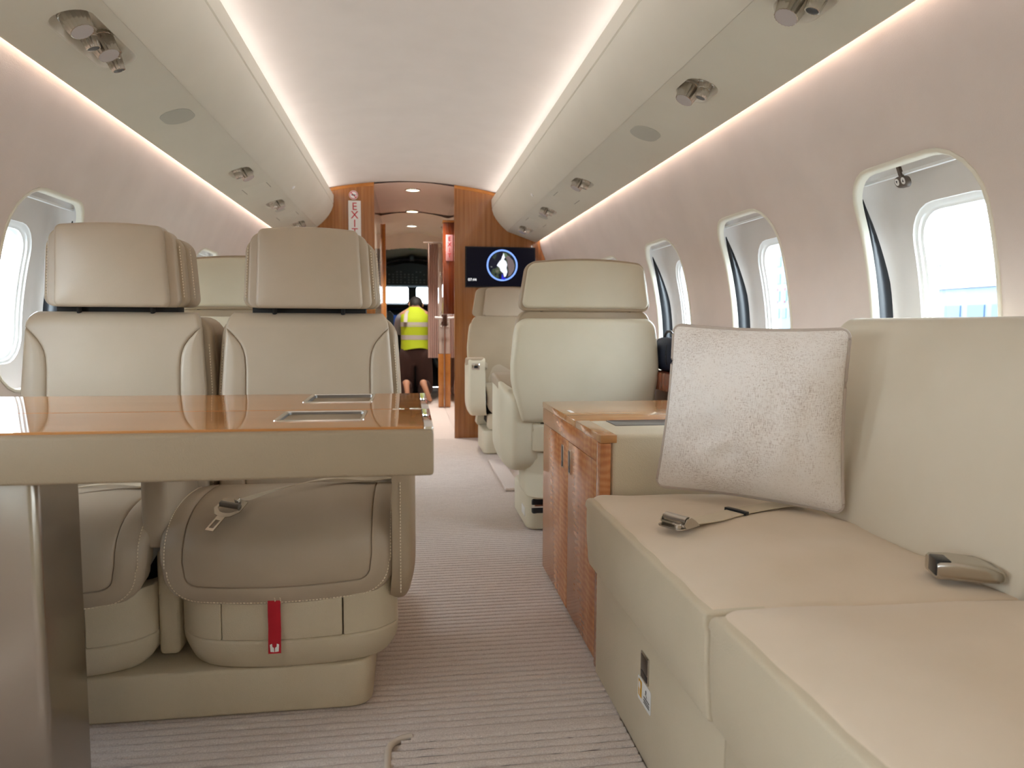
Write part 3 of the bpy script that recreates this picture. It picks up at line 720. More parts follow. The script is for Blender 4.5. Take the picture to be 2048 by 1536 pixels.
# ================================================================ SOFA
SO = thing('sofa', (.75, .7, 0), 'long beige sofa along the wall with loose lap belts and a grey pillow', 'sofa')
rbox('sofa_base', (.472, 1.06), (.978, 1.726), (.003, .30), LEG, SO, R=.004)
rbox('sofa_base', (.472, 1.06), (-.9, .975), (.003, .30), LEG, SO, R=.004)
def cushion(y0, y1, dz):
    yc, ly = (y0 + y1) / 2, y1 - y0
    wr = lambda x, y: .0020 * math.sin(28 * (y + .35 * x) + 3 * math.sin(5 * x)) * max(0, min(1, (x - .50) / .12)) + .0012 * math.sin(47 * y - 22 * x)
    top = lambda s_, q, h: (.716 + s_, yc + q, .474 + dz - .013 * (s_ + .275) / .55 + h + wr(.716 + s_, yc + q))
    c = pad('seat_cushion', .540, ly - .003, (.006, .006, .012, .04), top, SOF, SO, R=.016, thick=.13, puff=.016, step=.022, ne=26, puffw=.2)
    fr_ = lambda s_, q, h: (.4405 - h + .006 * max(0, (-q) / .08) + .0 * s_ - .004 * (q > .06), yc + s_, .382 + dz + q)
    pad('front_panel', ly - .004, .176, (.006, .02, .03, .006), fr_, LEG, SO, R=.007, thick=.10, step=.025, ne=18, puff=.005)
    return c
cushion(.982, 1.722, 0); cushion(-.9, .976, .007)
def bcush(y0, y1, name, dx=0.):
    yc, ly = (y0 + y1) / 2, y1 - y0
    f = lambda s_, q, h: (1.006 + dx + .085 * (q / .26) * .5 - h, yc + s_, .672 + q)
    return pad(name, ly, .494, (.012, .04, .05, .03), f, SOB, SO, R=.02, thick=.11, puff=.008, step=.03, ne=14)
bcush(.985, 1.632, 'back_cushion'); bcush(-.9, .980, 'back_cushion')
lt = rbox('base_latch', (.4690, .4725), (1.317, 1.362), (.176, .232), NIC, SO, R=.001)
rbox('latch_paddle', (.4678, .4695), (1.321, 1.358), (.196, .228), TRY, lt, R=.0006)
rbox('latch_recess', (.4682, .4695), (1.321, 1.358), (.180, .193), BLK, lt, R=.0003)
st = poly_prism('life_vest_sticker', rr(.080, .050, .006, 2, 4), lambda s_, q, h: (.4712 - h - .0004, 1.342 + s_, .146 + q), .0006, WHT, SO)
YEL = plain('sticker_yellow', srgb(214, 162, 40), .5)
ST = lambda x, y, h: (.4706 - h, 1.342 - x, .146 + y)   # x runs towards the aft
bm = bmesh.new()
def dec(pts, h, mi): cap(bm, [bm.verts.new(ST(x, y, h)) for x, y in pts], mi)
dec([(x - .024, y + .002) for x, y in rr(.022, .036, .002, 2, 3)], .0003, 0)
dec([(x - .026, y + .008) for x, y in rr(.010, .016, .005, 2, 4)], .0006, 1)
dec([(x - .026, y - .006) for x, y in rr(.003, .014, .001, 2, 3)], .0006, 1)
dec([(x + .012, y + .011) for x, y in rr(.006, .008, .003, 2, 4)], .0003, 2)
dec([(.004, .005), (.018, .003), (.016, -.002), (.012, .007)][::1], .0003, 2)
for yy in (-.004, -.010, -.015): dec([(x + .016, y + yy) for x, y in rr(.034, .003, .0005, 2, 2)], .0003, 2)
finish('sticker_print', bm, [YEL, WHT, BLK], st, smooth=False, normals=False)
# lap belt with dark keeper, and the receiving buckle by the back cushion
zc = lambda x, y: .474 - .013 * (x - .441) / .55 + .023
pts = spline([(.915, 1.535, zc(.915, 1.535) - .002), (.83, 1.505, zc(.83, 1.505)), (.72, 1.455, zc(.72, 1.455)), (.64, 1.405, zc(.64, 1.405)), (.565, 1.362, zc(.565, 1.362) + .004)], 6)
sb = ribbon('seat_belt', pts, (-.42, .90, 0), .046, STRAP, SO)
kp = Vector((.713, 1.452, zc(.713, 1.452) + .001)); ev = Vector((.84, .42, -.03)).normalized(); en = Vector((-.45, .89, 0)).normalized()
bm = bmesh.new(); add_box(bm, -.007, .007, -.028, .028, -.0035, .0045, .0015)
for v in bm.verts: v.co = kp + ev * v.co.x + en * v.co.y + Vector((0, 0, 1)) * v.co.z
finish('belt_keeper', bm, BLK, sb)
o_ = Vector((.535, 1.347, zc(.535, 1.347) + .001)); ex = Vector((-.86, -.50, .0)).normalized(); ey = Vector((-.50, .86, 0)).normalized()
bp = lambda x, y, z: tuple(o_ + ex * x + ey * y + Vector((0, 0, 1)) * z)
bm = bmesh.new()
rows = [[bp(x, y, 0) for x, y in rr(.058, .060, .010, 2, 4)], [bp(x, y, .0025) for x, y in rr(.058, .060, .010, 2, 4)]]
vv = add_grid(bm, rows, True); cap(bm, vv[0]); cap(bm, vv[1])
for sd in (-1, 1):
    pr_ = [(-.034, .001), (.010, .001), (.016, .008), (.008, .020), (-.004, .022), (-.018, .014)]
    a = [bm.verts.new(bp(x, sd * .029, z)) for x, z in pr_]; b2_ = [bm.verts.new(bp(x, sd * .0315, z)) for x, z in pr_]
    bm.faces.new(a); bm.faces.new(b2_[::-1])
    for i in range(6): bm.faces.new((a[i], a[(i + 1) % 6], b2_[(i + 1) % 6], b2_[i]))
bk = finish('belt_tongue', bm, NIC, sb, angle=30)
lathe('roller', [(-.0275, 0), (-.0275, .0095), (.0275, .0095), (.0275, 0)], NIC, bk, (bp(.002, 0, .0145), ey), 20)
lathe('release_stud', [(0, .0075), (.008, .0075), (.0095, .006), (.0095, 0)], NIC, bk, (bp(.020, -.018, .002), (0, 0, 1)), 18)
# buckle
BO = Vector((.925, 1.045, zc(.925, 1.045) - .006)); bx = Vector((.93, -.36, -.02)).normalized(); by = Vector((.36, .93, 0)).normalized()
BP = lambda x, y, z: BO + bx * x + by * y + Vector((0, 0, 1)) * z
bm = bmesh.new()
secs = [(-.052, .030, .026), (-.048, .032, .029), (-.02, .033, .031), (.02, .032, .029), (.046, .027, .022), (.054, .022, .014)]
rows = [[BP(x, p, .0005 + (q + .5 * hh)) for p, q in rr(2 * w, hh, .006, 4, 4)] for x, w, hh in secs]
vv = add_grid(bm, rows, True); cap(bm, vv[0]); cap(bm, vv[-1])
bu = finish('belt_buckle', bm, NIC, SO)
bm = bmesh.new(); add_box(bm, -.0535, -.030, -.027, .010, .005, .0325, .002)
for v in bm.verts: v.co = BP(*v.co)
finish('buckle_slot', bm, BLK, bu)
tube('buckle_strap', [BP(.05, 0, .010), BP(.075, .004, .006), BP(.10, .012, -.004), BP(.125, .03, -.02)], .007, STRAP, bu)

# ================================================================ PILLOW
bl_, br_, tr_, tl_ = Vector((.605, 1.665, .5035)), Vector((.955, 1.432, .484)), Vector((.945, 1.42, .893)), Vector((.640, 1.662, .901))
nrm = (br_ - bl_).cross(tl_ - bl_).normalized()
if nrm.y > 0: nrm = -nrm
def pm(u, v, h):
    p = (bl_ * (1 - u) + br_ * u) * (1 - v) + (tl_ * (1 - u) + tr_ * u) * v
    # sides bow inwards a little between the corners
    ins = .009
    p += (br_ - bl_) * (ins / .42) * (4 * v * (1 - v)) * (1 - 2 * u) + (tl_ - bl_) * (ins / .42) * (4 * u * (1 - u)) * (1 - 2 * v)
    return p + nrm * h
def puffh(u, v):
    a = max(0, 1 - abs(2 * u - 1) ** 2.6); b_ = max(0, 1 - abs(2 * v - 1) ** 2.6)
    h = .080 * (a * b_) ** .55
    for (x, y, w, q) in ((.30, .38, .085, -.020), (.42, .27, .06, -.017), (.36, .33, .05, .008), (.50, .18, .06, -.008), (.34, .80, .10, -.014), (.7, .25, .12, .006), (.56, .06, .05, -.006)):
        h += q * math.exp(-((u - x) ** 2 + (v - y) ** 2) / w ** 2) * min(1, a * b_ * 3)
    h += .0035 * math.sin(26 * u + 9 * v) * math.sin(17 * v - 5 * u) * min(1, a * b_ * 2) 
    # gathers radiating from the far edge
    h += .003 * math.sin(38 * v) * max(0, u - .75) * 4 * min(1, a * 4)
    return h
PW = thing('throw_pillow', tuple((bl_ + br_) / 2), 'square grey-beige woven pillow with piped edge standing on the sofa', 'pillow')
bm = bmesh.new()
dl_ = [0, .006, .014, .024] + [.024 + .0215 * i for i in range(1, 23)] + [.4999]
for sg in (1, -.8):
    add_grid(bm, [[pm(.5 + p, .5 + q, sg * puffh(.5 + p, .5 + q)) for p, q in rr(1 - 2 * d, 1 - 2 * d, max(.055 - d, 0), 16, 6)] for d in dl_], True)
pb = finish('pillow_cover', bm, PIL, PW, angle=180)
tube('piping', [pm(.5 + p, .5 + q, 0) for p, q in rr(1.004, 1.004, .057, 24, 8)], .0048, varied('piping_cord', srgb(182, 168, 156), srgb(194, 180, 168), .8, 6, 700, .6), PW, 8, True)


# ================================================================ SIDE LEDGES, BAG
for s, nm in ((-1, 'trim_5'), (1, 'trim_6')):
    z1 = .70
    o = rbox(nm, tuple(sorted((CX + s * 1.02, CX + s * 1.172))), (2.56, 5.4), (.62, z1), WDK if s > 0 else LEC, R=.008); tag(o, kind='structure')
bg_ = thing('shoulder_bag', (1.13, 3.05, .70), 'dark navy rounded bag on the wall ledge behind the pillow', 'bag')
rows = []
for i in range(15):
    q = i / 14; a = math.pi * q
    rows.append([(1.125 + .052 * (math.sin(a) ** .45 + .02) * math.cos(2 * math.pi * j / 20), 2.98 + .12 * (math.sin(a) ** .45 + .02) * math.sin(2 * math.pi * j / 20), .775 - .073 * math.cos(a)) for j in range(20)])
grid('bag_body', rows, varied('navy_nylon', srgb(22, 30, 48), srgb(30, 40, 62), .6, 6, 600, .4), bg_, closed=True, caps=True)
tube('bag_handle', [(1.125, 2.98 + .05 * math.cos(math.pi * i / 8), .846 + .028 * math.sin(math.pi * i / 8)) for i in range(9)], .006, BLK, bg_)
tube('zip', [(1.125 - .052 * math.sin(a * .9) ** .5, 2.98 - .105 * math.sin(a * .9) ** .5, .775 - .05 * math.cos(a)) for a in [.5 + 2.0 * i / 10 for i in range(11)]], .002, BLK, bg_)

# ================================================================ CARPET INSERT AND FLOOR PLATE
cm_ = thing('carpet_mat', (.2, 1.2, 0), 'ribbed carpet mat with bound edge and rounded corner beside the sofa', 'mat')
rows = carpet_rows(-.045, .4685, .815, 1.485, .0085, .026, 24, .005)
bm = bmesh.new(); vv = add_grid(bm, rows); bm.faces.ensure_lookup_table()
for i, f in enumerate(bm.faces):
    if (i // 24) % 6 == 0: f.material_index = 1
    c = f.calc_center_median()
rm = [v for v in bm.verts if v.co.x < 0 and v.co.y > 1.44 and math.hypot(v.co.x - 0, v.co.y - 1.44) > .045]
bmesh.ops.delete(bm, geom=rm, context='VERTS')
finish('mat_pile', bm, [CAR, GRV], cm_, angle=180)
arc = [(-.05, .82 + .62 * i / 20, .006) for i in range(20)] + [(-.0 - .05 * math.cos(a), 1.44 + .05 * math.sin(a), .006) for a in [math.pi / 2 * i / 8 for i in range(9)]]
tube('edge_binding', arc, .0075, varied('binding_tape', srgb(206, 192, 176), srgb(214, 200, 185), .9, 6, 500, .4), cm_, 10)
bm = bmesh.new(); add_box(bm, 0, .468, 1.484, 1.503, -.004, .0085, .003); finish('edge_band', bm, CAR, cm_)
o = rbox('floor_plate', (.508, .60), (3.74, 4.56), (.001, .02), CAR, None, R=.006, seg=3); own_origin(o)
tag(o, 'low carpeted floor plate between the two swivel seats', 'floor plate')

# ================================================================ OVERHEAD FITTINGS
phi = math.atan(.352)
def frame(s, a, Y):
    O = Vector((CX + s * a, Y, psz(a))); ea = Vector((s * math.cos(phi), 0, -math.sin(phi))); nn = Vector((-s * math.sin(phi), 0, -math.cos(phi)))
    return lambda y, q, h: O + Vector((0, y, 0)) + ea * q + nn * h, nn, ea
ORD = ['first', 'second', 'third', 'fourth', 'fifth']
def lamp(T, nn, ea, s, y, q, par, big):
    tilt = (nn + Vector((-s * .28, -.10, 0)) + Vector((0, 0, -.15))).normalized() if big else (nn + Vector((-s * .12, .12, -.2))).normalized()
    o = T(y, q, -.016)
    if big:
        l = lathe('reading_lamp', [(-.004, .034), (.004, .035), (.005, .033), (.020, .0325), (.046, .0275), (.0465, .026), (.045, .0255)], NIC, par, (o, tilt), 40, .06)
        lathe('lamp_lens', [(.0455, .0258), (.0462, .0256), (.0462, .001)], LENS, l, (o, tilt), 24)
    else:
        l = lathe('air_nozzle', [(-.004, .026), (.005, .027), (.006, .022), (.020, .021), (.0205, .0195), (.022, .0205), (.046, .017), (.0462, .0142), (.034, .013)], NIC, par, (o, tilt), 36, .07)
        lathe('nozzle_hole', [(.0437, .0140), (.0442, .0137), (.0442, .0008)], BLK, l, (o, tilt), 20)
LENS = plain('lamp_lens', srgb(176, 170, 168), .25)
RIM = plain('recess_cream', srgb(228, 224, 210), .35)
for s in (1, -1):
    sd = 'sofa' if s > 0 else 'table'
    for i, (y, L_) in enumerate(LAMPS[s]):
        T, nn, ea = frame(s, LA, y)
        four = L_ > .2
        lb = 'cluster of four chrome lamps and air nozzles in the panel above the table' if four else '%s twin chrome lamp pod counted from the screen bulkhead, panel over the %s side' % (ORD[len(LAMPS[s]) - 1 - i], sd)
        t = thing('reading_light_pod', T(0, 0, 0), lb, 'reading light', 'overhead lamp pods')
        RC = lambda d, r, h: [(lambda a: Vector((CX + s * a, y + p, psz(a))) - nn * (-h))(LA + q) for p, q in rr(L_ - 2 * d, LW - 2 * d, r, 8, 6)]
        bm = bmesh.new()
        vv = add_grid(bm, [RC(-.003, .049, .0002), RC(0, .046, -.001), RC(.003, .043, -.006), RC(.007, .039, -.020), RC(.014, .034, -.026), RC(.028, .018, -.027)], True); cap(bm, vv[-1])
        finish('recess', bm, RIM, t, angle=50)
        if four:
            for yy, q, bg2 in ((-.118, -.004, 1), (-.035, .004, 0), (.030, -.004, 1), (.118, .004, 0)): lamp(T, nn, ea, s, yy, q, t, bg2)
        else:
            lamp(T, nn, ea, s, .030, -.012, t, 1); lamp(T, nn, ea, s, -.038, .010, t, 0)
    # loudspeaker covers, oxygen mask doors and call lights
    def plate(nm, y, a, ly, la, r, mat, lab, cat, grp):
        T, nn, ea = frame(s, a, y)
        bm = bmesh.new()
        rows = [[T(p, q, h) for p, q in rr(ly - 2 * d, la - 2 * d, max(r - d, .002), 6, 8)] for d, h in ((0, -.001), (0, .0006), (.0008, .0012), (.003, .0014))]
        vv = add_grid(bm, rows, True); cap(bm, vv[-1])
        o = finish(nm, bm, mat, None, angle=30); own_origin(o)
        return tag(o, lab, cat, grp)
    GRL = plain('speaker_cloth', srgb(176, 176, 164), .6)
    plate('speaker_grille', SPK[s], .811, .138, .104, .05, GRL, 'large grey oval speaker cover in the panel over the %s side' % sd, 'speaker', 'oval speaker covers')
    plate('speaker_grille', 4.575, .818, .085, .062, .03, GRL, 'small grey oval cover near the screen bulkhead, panel over the %s side' % sd, 'speaker', 'oval speaker covers')
    for y, w_ in ((3.895, 'longer-gap'), (4.84, 'forward')):
        T, nn, ea = frame(s, .815, y)
        t = thing('oxygen_mask_door', T(0, 0, 0), 'flush rectangular mask door in the %s side panel, %s' % (sd, 'between two lamp pods' if y < 4 else 'close to the screen bulkhead'), 'hatch', 'oxygen mask doors')
        bm = bmesh.new()
        rows = [[T(p, q, h) for p, q in rr(.205 - 2 * d, .124 - 2 * d, .012, 4, 4)] for d, h in ((0, -.001), (0, .0004), (.001, .0007))]
        vv = add_grid(bm, rows, True); cap(bm, vv[-1]); finish('door', bm, BIN, t)
        bm = bmesh.new()
        for q in (-.0635, .0635): add_box(bm, -.075, .045, q - .0012, q + .0012, -.001, .0009)
        for v in bm.verts: v.co = T(*v.co)
        finish('door_slit', bm, plain('slit_grey', srgb(120, 116, 104), .8), t)
    o = lathe('call_light', [(0, .011), (.004, .010), (.007, .004), (.0072, .0005)], WHT, None, ((CX + s * .681, 4.20, 1.662), (-s * .7, 0, -.7)), 16); own_origin(o)
    tag(o, 'tiny white indicator lamp on the curved valance over the %s side' % sd, 'indicator')

# ================================================================ WINDOW SWITCH (near window of the sofa side)
def WPt(y, z, o): return Vector((CX + wallx(z) + o, y, z))
bm = bmesh.new()
rows = [[WPt(1.601 + p, 1.249 + q, o) for p, q in rr(.044 - 2 * d, .026 - 2 * d, .013 - d, 4, 6)] for d, o in ((0, .050), (0, .041), (.002, .038))]
vv = add_grid(bm, rows, True); cap(bm, vv[-1])
cbx = plain('bronze_plastic', srgb(96, 84, 74), .35)
wc = finish('window_control', bm, cbx, wroot)
bm = bmesh.new(); add_box(bm, 1.595, 1.604, -.004, .004, 1.255, 1.284)
for v in bm.verts: v.co = WPt(v.co.x, v.co.z, .044 + v.co.y)
finish('control_stem', bm, cbx, wc)
for sy, tri in ((.011, -1), (-.010, 1)):
    bm = bmesh.new(); vv = add_grid(bm, [[WPt(1.601 + sy + p, 1.2495 + q, o) for p, q in rr(.013, .016, .0065, 2, 5)] for o in (.039, .0372)], True); cap(bm, vv[-1])
    finish('control_button', bm, WHT, wc)
    bm = bmesh.new(); cap(bm, [bm.verts.new(WPt(1.601 + sy + p, 1.2495 + q * tri, .0368)) for p, q in ((-.003, -.003), (.003, -.003), (0, .004))])
    finish('button_arrow', bm, BLK, wc, smooth=False)

# ================================================================ BULKHEAD FITTINGS
sc = thing('wall_screen', (.71, 5.575, 1.345), 'black wall screen with a globe map and the time 07:44', 'screen')
rbox('bezel', (.435, .986), (5.556, 5.579), (1.188, 1.502), BLACK, sc, R=.004)
def em(nm, c, st, base=(0, 0, 0, 1)): return plain(nm, base, .35, 0, .2, 0, c, st * .62)
rbox('display', (.443, .978), (5.5545, 5.557), (1.196, 1.494), em('screen_navy', srgb(6, 7, 26), .35), sc, R=0)
GX, GZ, GR = .723, 1.360, .122
bm = bmesh.new()
ring = lambda r, y: [(GX + r * math.cos(2 * math.pi * j / 48), y, GZ + r * math.sin(2 * math.pi * j / 48)) for j in range(48)]
add_grid(bm, [ring(GR, 5.5540), ring(GR - .013, 5.5540)], True); finish('globe_halo', bm, em('halo_blue', srgb(128, 164, 245), .95), sc, smooth=False)
m, n, b = new_mat('globe_map'); co = coords(n)
v1 = noise(n, co, 9, 5, .65)
n.links.new(ramp(n, v1, [(.50, (.001, .002, .010, 1)), (.58, srgb(58, 70, 50)), (.66, srgb(110, 98, 96))]), b.inputs['Emission Color']); b.inputs['Emission Strength'].default_value = .6; b.inputs['Base Color'].default_value = (0, 0, 0, 1); GLB = m
bm = bmesh.new(); add_grid(bm, [ring(GR - .0131, 5.5541), ring(.06, 5.5541), ring(.001, 5.5541)], True); finish('globe', bm, GLB, sc, smooth=False)
def outl(nm, pts, mat, y):
    bm = bmesh.new(); cap(bm, [bm.verts.new((GX + x, y, GZ + z)) for x, z in pts]); finish(nm, bm, mat, sc, smooth=False)
outl('land_shape', [(-.022, .030), (-.008, .045), (0, .07), (.012, .095), (.022, .06), (.014, .045), (.032, .03), (.04, .005), (.034, -.02), (.042, -.05), (.03, -.085), (.016, -.09), (.008, -.06), (-.012, -.045), (-.02, -.02), (-.042, -.002), (-.034, .012)], em('land_white', srgb(226, 230, 240), .9), 5.5538)
outl('land_grey', [(.02, .085), (.05, .075), (.085, .04), (.098, .0), (.092, -.04), (.07, -.075), (.048, -.085), (.05, -.03), (.042, .0), (.04, .04), (.026, .06)], em('land_brown', srgb(104, 92, 92), .9), 5.55395)
outl('land_green', [(.004, .098), (.03, .094), (.045, .075), (.022, .06), (.008, .07)], em('land_moss', srgb(88, 104, 78), .9), 5.5539)
outl('sea_shape', [(.0, -.062), (.012, -.095), (.034, -.098), (.02, -.112), (-.006, -.108)], em('sea_blue', srgb(40, 44, 190), .9), 5.5537)
outl('map_marker', [(-.09, -.018), (-.078, -.018), (-.078, -.008), (-.09, -.008)], em('marker_grey', srgb(120, 124, 120), .6), 5.5537)
text('clock_digits', '07:44', .030, em('digits_white', (1, 1, 1, 1), .95), sc, lambda x, y, h: (.4895 + x, 5.554 - h * .3, 1.2455 + y))
ex_ = thing('exit_sign', (-.401, 5.575, 1.68), 'white EXIT sign with stacked red letters on the wood bulkhead', 'sign')
rbox('plate', (-.447, -.355), (5.566, 5.579), (1.535, 1.826), WHT, ex_, R=.002)
RLT = plain('sign_red', srgb(196, 30, 48), .5)
for i, ch in enumerate('EXIT'): text('letter', ch, .080, RLT, ex_, lambda x, y, h, i=i: (-.401 + x, 5.5655 - h, 1.780 - i * .0635 + y))
ns = thing('no_smoking_sign', (-.408, 5.575, 1.868), 'small round no-smoking sign above the EXIT sign', 'sign')
lathe('disc', [(0, .033), (.004, .033), (.0042, .032), (.0042, .0005)], WHT, ns, ((-.408, 5.579, 1.868), (0, -1, 0)), 28)
bm = bmesh.new()
rg = lambda r, y: [(-.408 + r * math.cos(2 * math.pi * j / 32), y, 1.868 + r * math.sin(2 * math.pi * j / 32)) for j in range(32)]
add_grid(bm, [rg(.030, 5.5745), rg(.025, 5.5745)], True)
cap(bm, [bm.verts.new((-.408 + x, 5.5744, 1.868 + z)) for x, z in ((-.022, .017), (-.017, .022), (.022, -.017), (.017, -.022))])
finish('ring_and_bar', bm, RLT, ns, smooth=False)
bm = bmesh.new(); add_box(bm, -.424, -.394, 5.5742, 5.5746, 1.865, 1.872); add_box(bm, -.392, -.388, 5.5742, 5.5746, 1.865, 1.872); finish('cigarette', bm, BLK, ns, smooth=False)

# ================================================================ VESTIBULE
PAS = plain('passage_panel', srgb(176, 164, 150), .12, 0, .5, .6)
tag(rbox('wall_passage_left', (-.30, -.262), (5.63, 7.62), (0, 1.99), PAS, R=0), kind='structure')
tag(rbox('wall_passage_right', (.378, .42), (5.63, 7.62), (0, 1.99), WDK, R=0), kind='structure')
VC = varied('vestibule_ceiling', srgb(214, 192, 176), srgb(218, 196, 180), .6, 4, 400, .1)
VC2 = varied('vestibule_ceiling_light', srgb(228, 214, 196), srgb(232, 218, 200), .6, 4, 400, .1)
def arch(nm, y0, y1, z0, kk, mat, w=.7, z1=None):
    rows = [[(CX + a, y, (z0 if y == y0 or z1 is None else z1) - kk * a * a) for y in (y0, y1)] for a in [-w + 2 * w * i / 20 for i in range(21)]]
    return tag(grid(nm, rows, mat), kind='structure')
arch('ceiling.001', YF + .01, 7.05, 1.980, .26, VC); arch('ceiling.002', 7.03, 8.66, 1.972, .42, VC2)
bm = bmesh.new()
add_box(bm, -1.3, 1.4, YF + .045, 10.4, 2.06, 2.10)
add_box(bm, -1.3, 1.4, YA - .06, YF + .05, 2.03, 2.06)
for x in (-1.30, 1.36): add_box(bm, x, x + .04, YF - .1, 10.4, -.1, 2.1)
tag(finish('wall_outer_shell', bm, VC, smooth=False), kind='structure')  # unseen roof and sides, added to close gaps that let sky light in
tag(rbox('trim_7', (-.285, -.236), (7.62, 7.665), (0, 1.97), WTR, R=.004), kind='structure')
tag(rbox('trim_8', (.372, .408), (7.625, 7.66), (0, 1.97), WDK, R=.003), kind='structure')
jb = tag(rbox('trim_9', (.312, .371), (7.72, 7.78), (0, .58), WTR, R=.004), kind='structure')
jm = rbox('strike_channel', (.318, .371), (7.72, 7.78), (.582, 1.72), plain('pale_metal', srgb(206, 190, 178), .3, .4), jb, R=.004)
for z in (1.43, 1.01, .90): rbox('latch_bolt', (.330, .362), (7.705, 7.722), (z - .03, z + .03), CHR, jb, R=.004)
hd = thing('door_handle', (.33, 7.6, .96), 'pale lever handle with dark block on the passage door edge', 'handle')
tube('lever', [(.376, 7.60, .965), (.34, 7.585, .965), (.30, 7.58, .968), (.27, 7.58, .972)], .012, WHT, hd)
rbox('lock_block', (.352, .3795), (7.57, 7.62), (.88, 1.0), plain('dark_bronze', srgb(60, 36, 24), .4), hd, R=.006)
refl_panel = thing('reflected_panel', (.33, 6.15, 1.0), 'dark red-brown panel added for wood mirrored in the passage wall, with a pink sign', 'cabinet')  # added block, stands in for dark wood reflected in the glossy passage wall
rbox('reflected_body', (.286, .3775), (6.0, 6.35), (.985, 1.742), WDK, refl_panel, R=.003)
rbox('reflected_cap', (.282, .3775), (5.995, 6.355), (1.742, 1.760), WTR, refl_panel, R=.002)
es2 = thing('exit_sign', (.337, 5.995, 1.53), 'small pink EXIT sign added for a mirrored one, on the dark passage panel', 'sign')  # added plate, stands in for a sign's reflection, pink tint included
rbox('plate', (.308, .366), (5.989, 5.999), (1.425, 1.640), plain('reflected_sign_pink', srgb(214, 160, 160), .5), es2, R=.002)
for i, ch in enumerate('EXIT'): text('letter', ch, .048, RLT, es2, lambda x, y, h, i=i: (.337 + x, 5.9885 - h, 1.606 - i * .046 + y))
# curtain
rows = []
for i in range(15):
    z = .53 + 1.24 * i / 14
    rows.append([(.205 + .115 * j / 48, 7.86 + .018 * math.sin(j / 48 * 2 * math.pi * 5 + .4 * math.sin(z * 4)) * (1.1 - .3 * i / 14), z) for j in range(49)])
bm = bmesh.new(); add_grid(bm, rows); add_grid(bm, [[(p[0], p[1] + .004, p[2]) for p in r] for r in rows])
cu_ = thing('curtain', (.26, 7.86, .53), 'pinkish pleated curtain gathered beside the cockpit entrance', 'curtain')
finish('curtain_cloth', bm, CURT, cu_, angle=180)
tube('curtain_rail', [(.16, 7.86, 1.785), (.935, 7.86, 1.785)], .008, CHR, cu_)
for i, y in enumerate((5.9, 7.0, 7.97)):
    zc_ = (1.980 if y < 7.03 else 1.972) - .0005
    t = thing('ceiling_light', (.038, y, zc_), '%s round glowing ceiling light in the passage, counted from the cabin' % ORD[i], 'ceiling light', 'passage ceiling lights')
    lathe('trim_ring', [(0, .066), (.006, .064), (.008, .056), (.003, .054), (.003, .052)], CHR, t, ((.038, y, zc_), (0, 0, -1)), 28)
    lathe('light_lens', [(.002, .054), (.004, .053), (.004, .001)], em('lamp_glow', srgb(255, 244, 214), 3.0), t, ((.038, y, zc_), (0, 0, -1)), 28)
    l = bpy.data.lights.new('downlight', 'SPOT'); l.energy = 34; l.color = (1, .95, .9); l.spot_size = math.radians(110); l.spot_blend = .6; l.shadow_soft_size = .05
    lo = bpy.data.objects.new('downlight', l); COL.objects.link(lo); lo.location = (.038, y, zc_ - .02)

# ================================================================ COCKPIT
NE8 = 12
bm = bmesh.new()
xs_ = [-1.0 + 2.1 * i / 40 for i in range(41)]
zb = lambda x: 1.80 - .30 * (x - CX) ** 2 if -.285 < x < .44 else 0.
for xa, xb in zip(xs_, xs_[1:]):
    for y in (8.62, 8.66): add_grid(bm, [[(xa, y, zb((xa + xb) / 2)), (xb, y, zb((xa + xb) / 2))], [(xa, y, 2.05), (xb, y, 2.05)]])
tag(finish('wall_cockpit', bm, VC2, smooth=False), kind='structure')
for nm, x in (('wall_vestibule_left', -.86), ('wall_vestibule_right', .95)): tag(rbox(nm, (x - .02, x + .02), (7.60, 8.64), (0, 2.0), VC, R=0), kind='structure')
for nm, x in (('wall_cockpit_left', -.98), ('wall_cockpit_right', 1.06)): tag(rbox(nm, (x - .02, x + .02), (8.6, 10.3), (0, 2.0), COCK, R=0), kind='structure')
arch('ceiling.003', 8.66, 10.3, 1.90, .26, COCKL, 1.0, 1.62)
bm = bmesh.new(); mp = lambda x, z: (x, 10.25, z)
xz = [-.98, -.47, .052, .58, 1.06]
holed(bm, mp, xz[1:4], .98, 1.62, [(-.227, 1.312, .44, .232, .04), (.327, 1.312, .44, .232, .04)])
for x0, x1, z0, z1 in ((-.98, -.47, 0, 2), (.58, 1.06, 0, 2), (-.47, .58, 0, .98), (-.47, .58, 1.62, 2)): add_grid(bm, [[(x0, 10.25, z0), (x1, 10.25, z0)], [(x0, 10.25, z1), (x1, 10.25, z1)]])
tag(finish('wall_windshield', bm, BLACK, smooth=False), kind='structure')
for i, xc in enumerate((-.227, .327)):
    bm = bmesh.new(); cap(bm, [bm.verts.new((xc + p, 10.255, 1.312 + q)) for p, q in rr(.44, .232, .04)])
    tag(finish('window_%d' % (win_n + 1 + i), bm, GLS, smooth=False), kind='structure')
ov = thing('overhead_panel', (.04, 9.6, 1.42), 'dark arched cockpit overhead panel with rows of switches', 'panel')
rows = []
for y in (9.42, 9.9):
    rows.append([(.04 + x, y, z) for x, z in ([(-.46, 1.40), (.46, 1.40)] + [(.46 - .92 * i / 14, 1.575 + .115 * math.sin(math.pi * i / 14)) for i in range(15)])])
bm = bmesh.new(); vv = add_grid(bm, rows, True); cap(bm, vv[0]); cap(bm, vv[1]); finish('panel_body', bm, COCK, ov, angle=30)
bm = bmesh.new()
for r in range(5):
    for c in range(16):
        if random.random() < .8: add_box(bm, .04 - .40 + c * .05, .04 - .40 + c * .05 + .022, 9.41, 9.42, 1.43 + r * .034, 1.43 + r * .034 + .016)
tag(finish('switches', bm, plain('switch_grey', srgb(110, 120, 122), .5), ov, smooth=False), kind='stuff')
bm = bmesh.new()
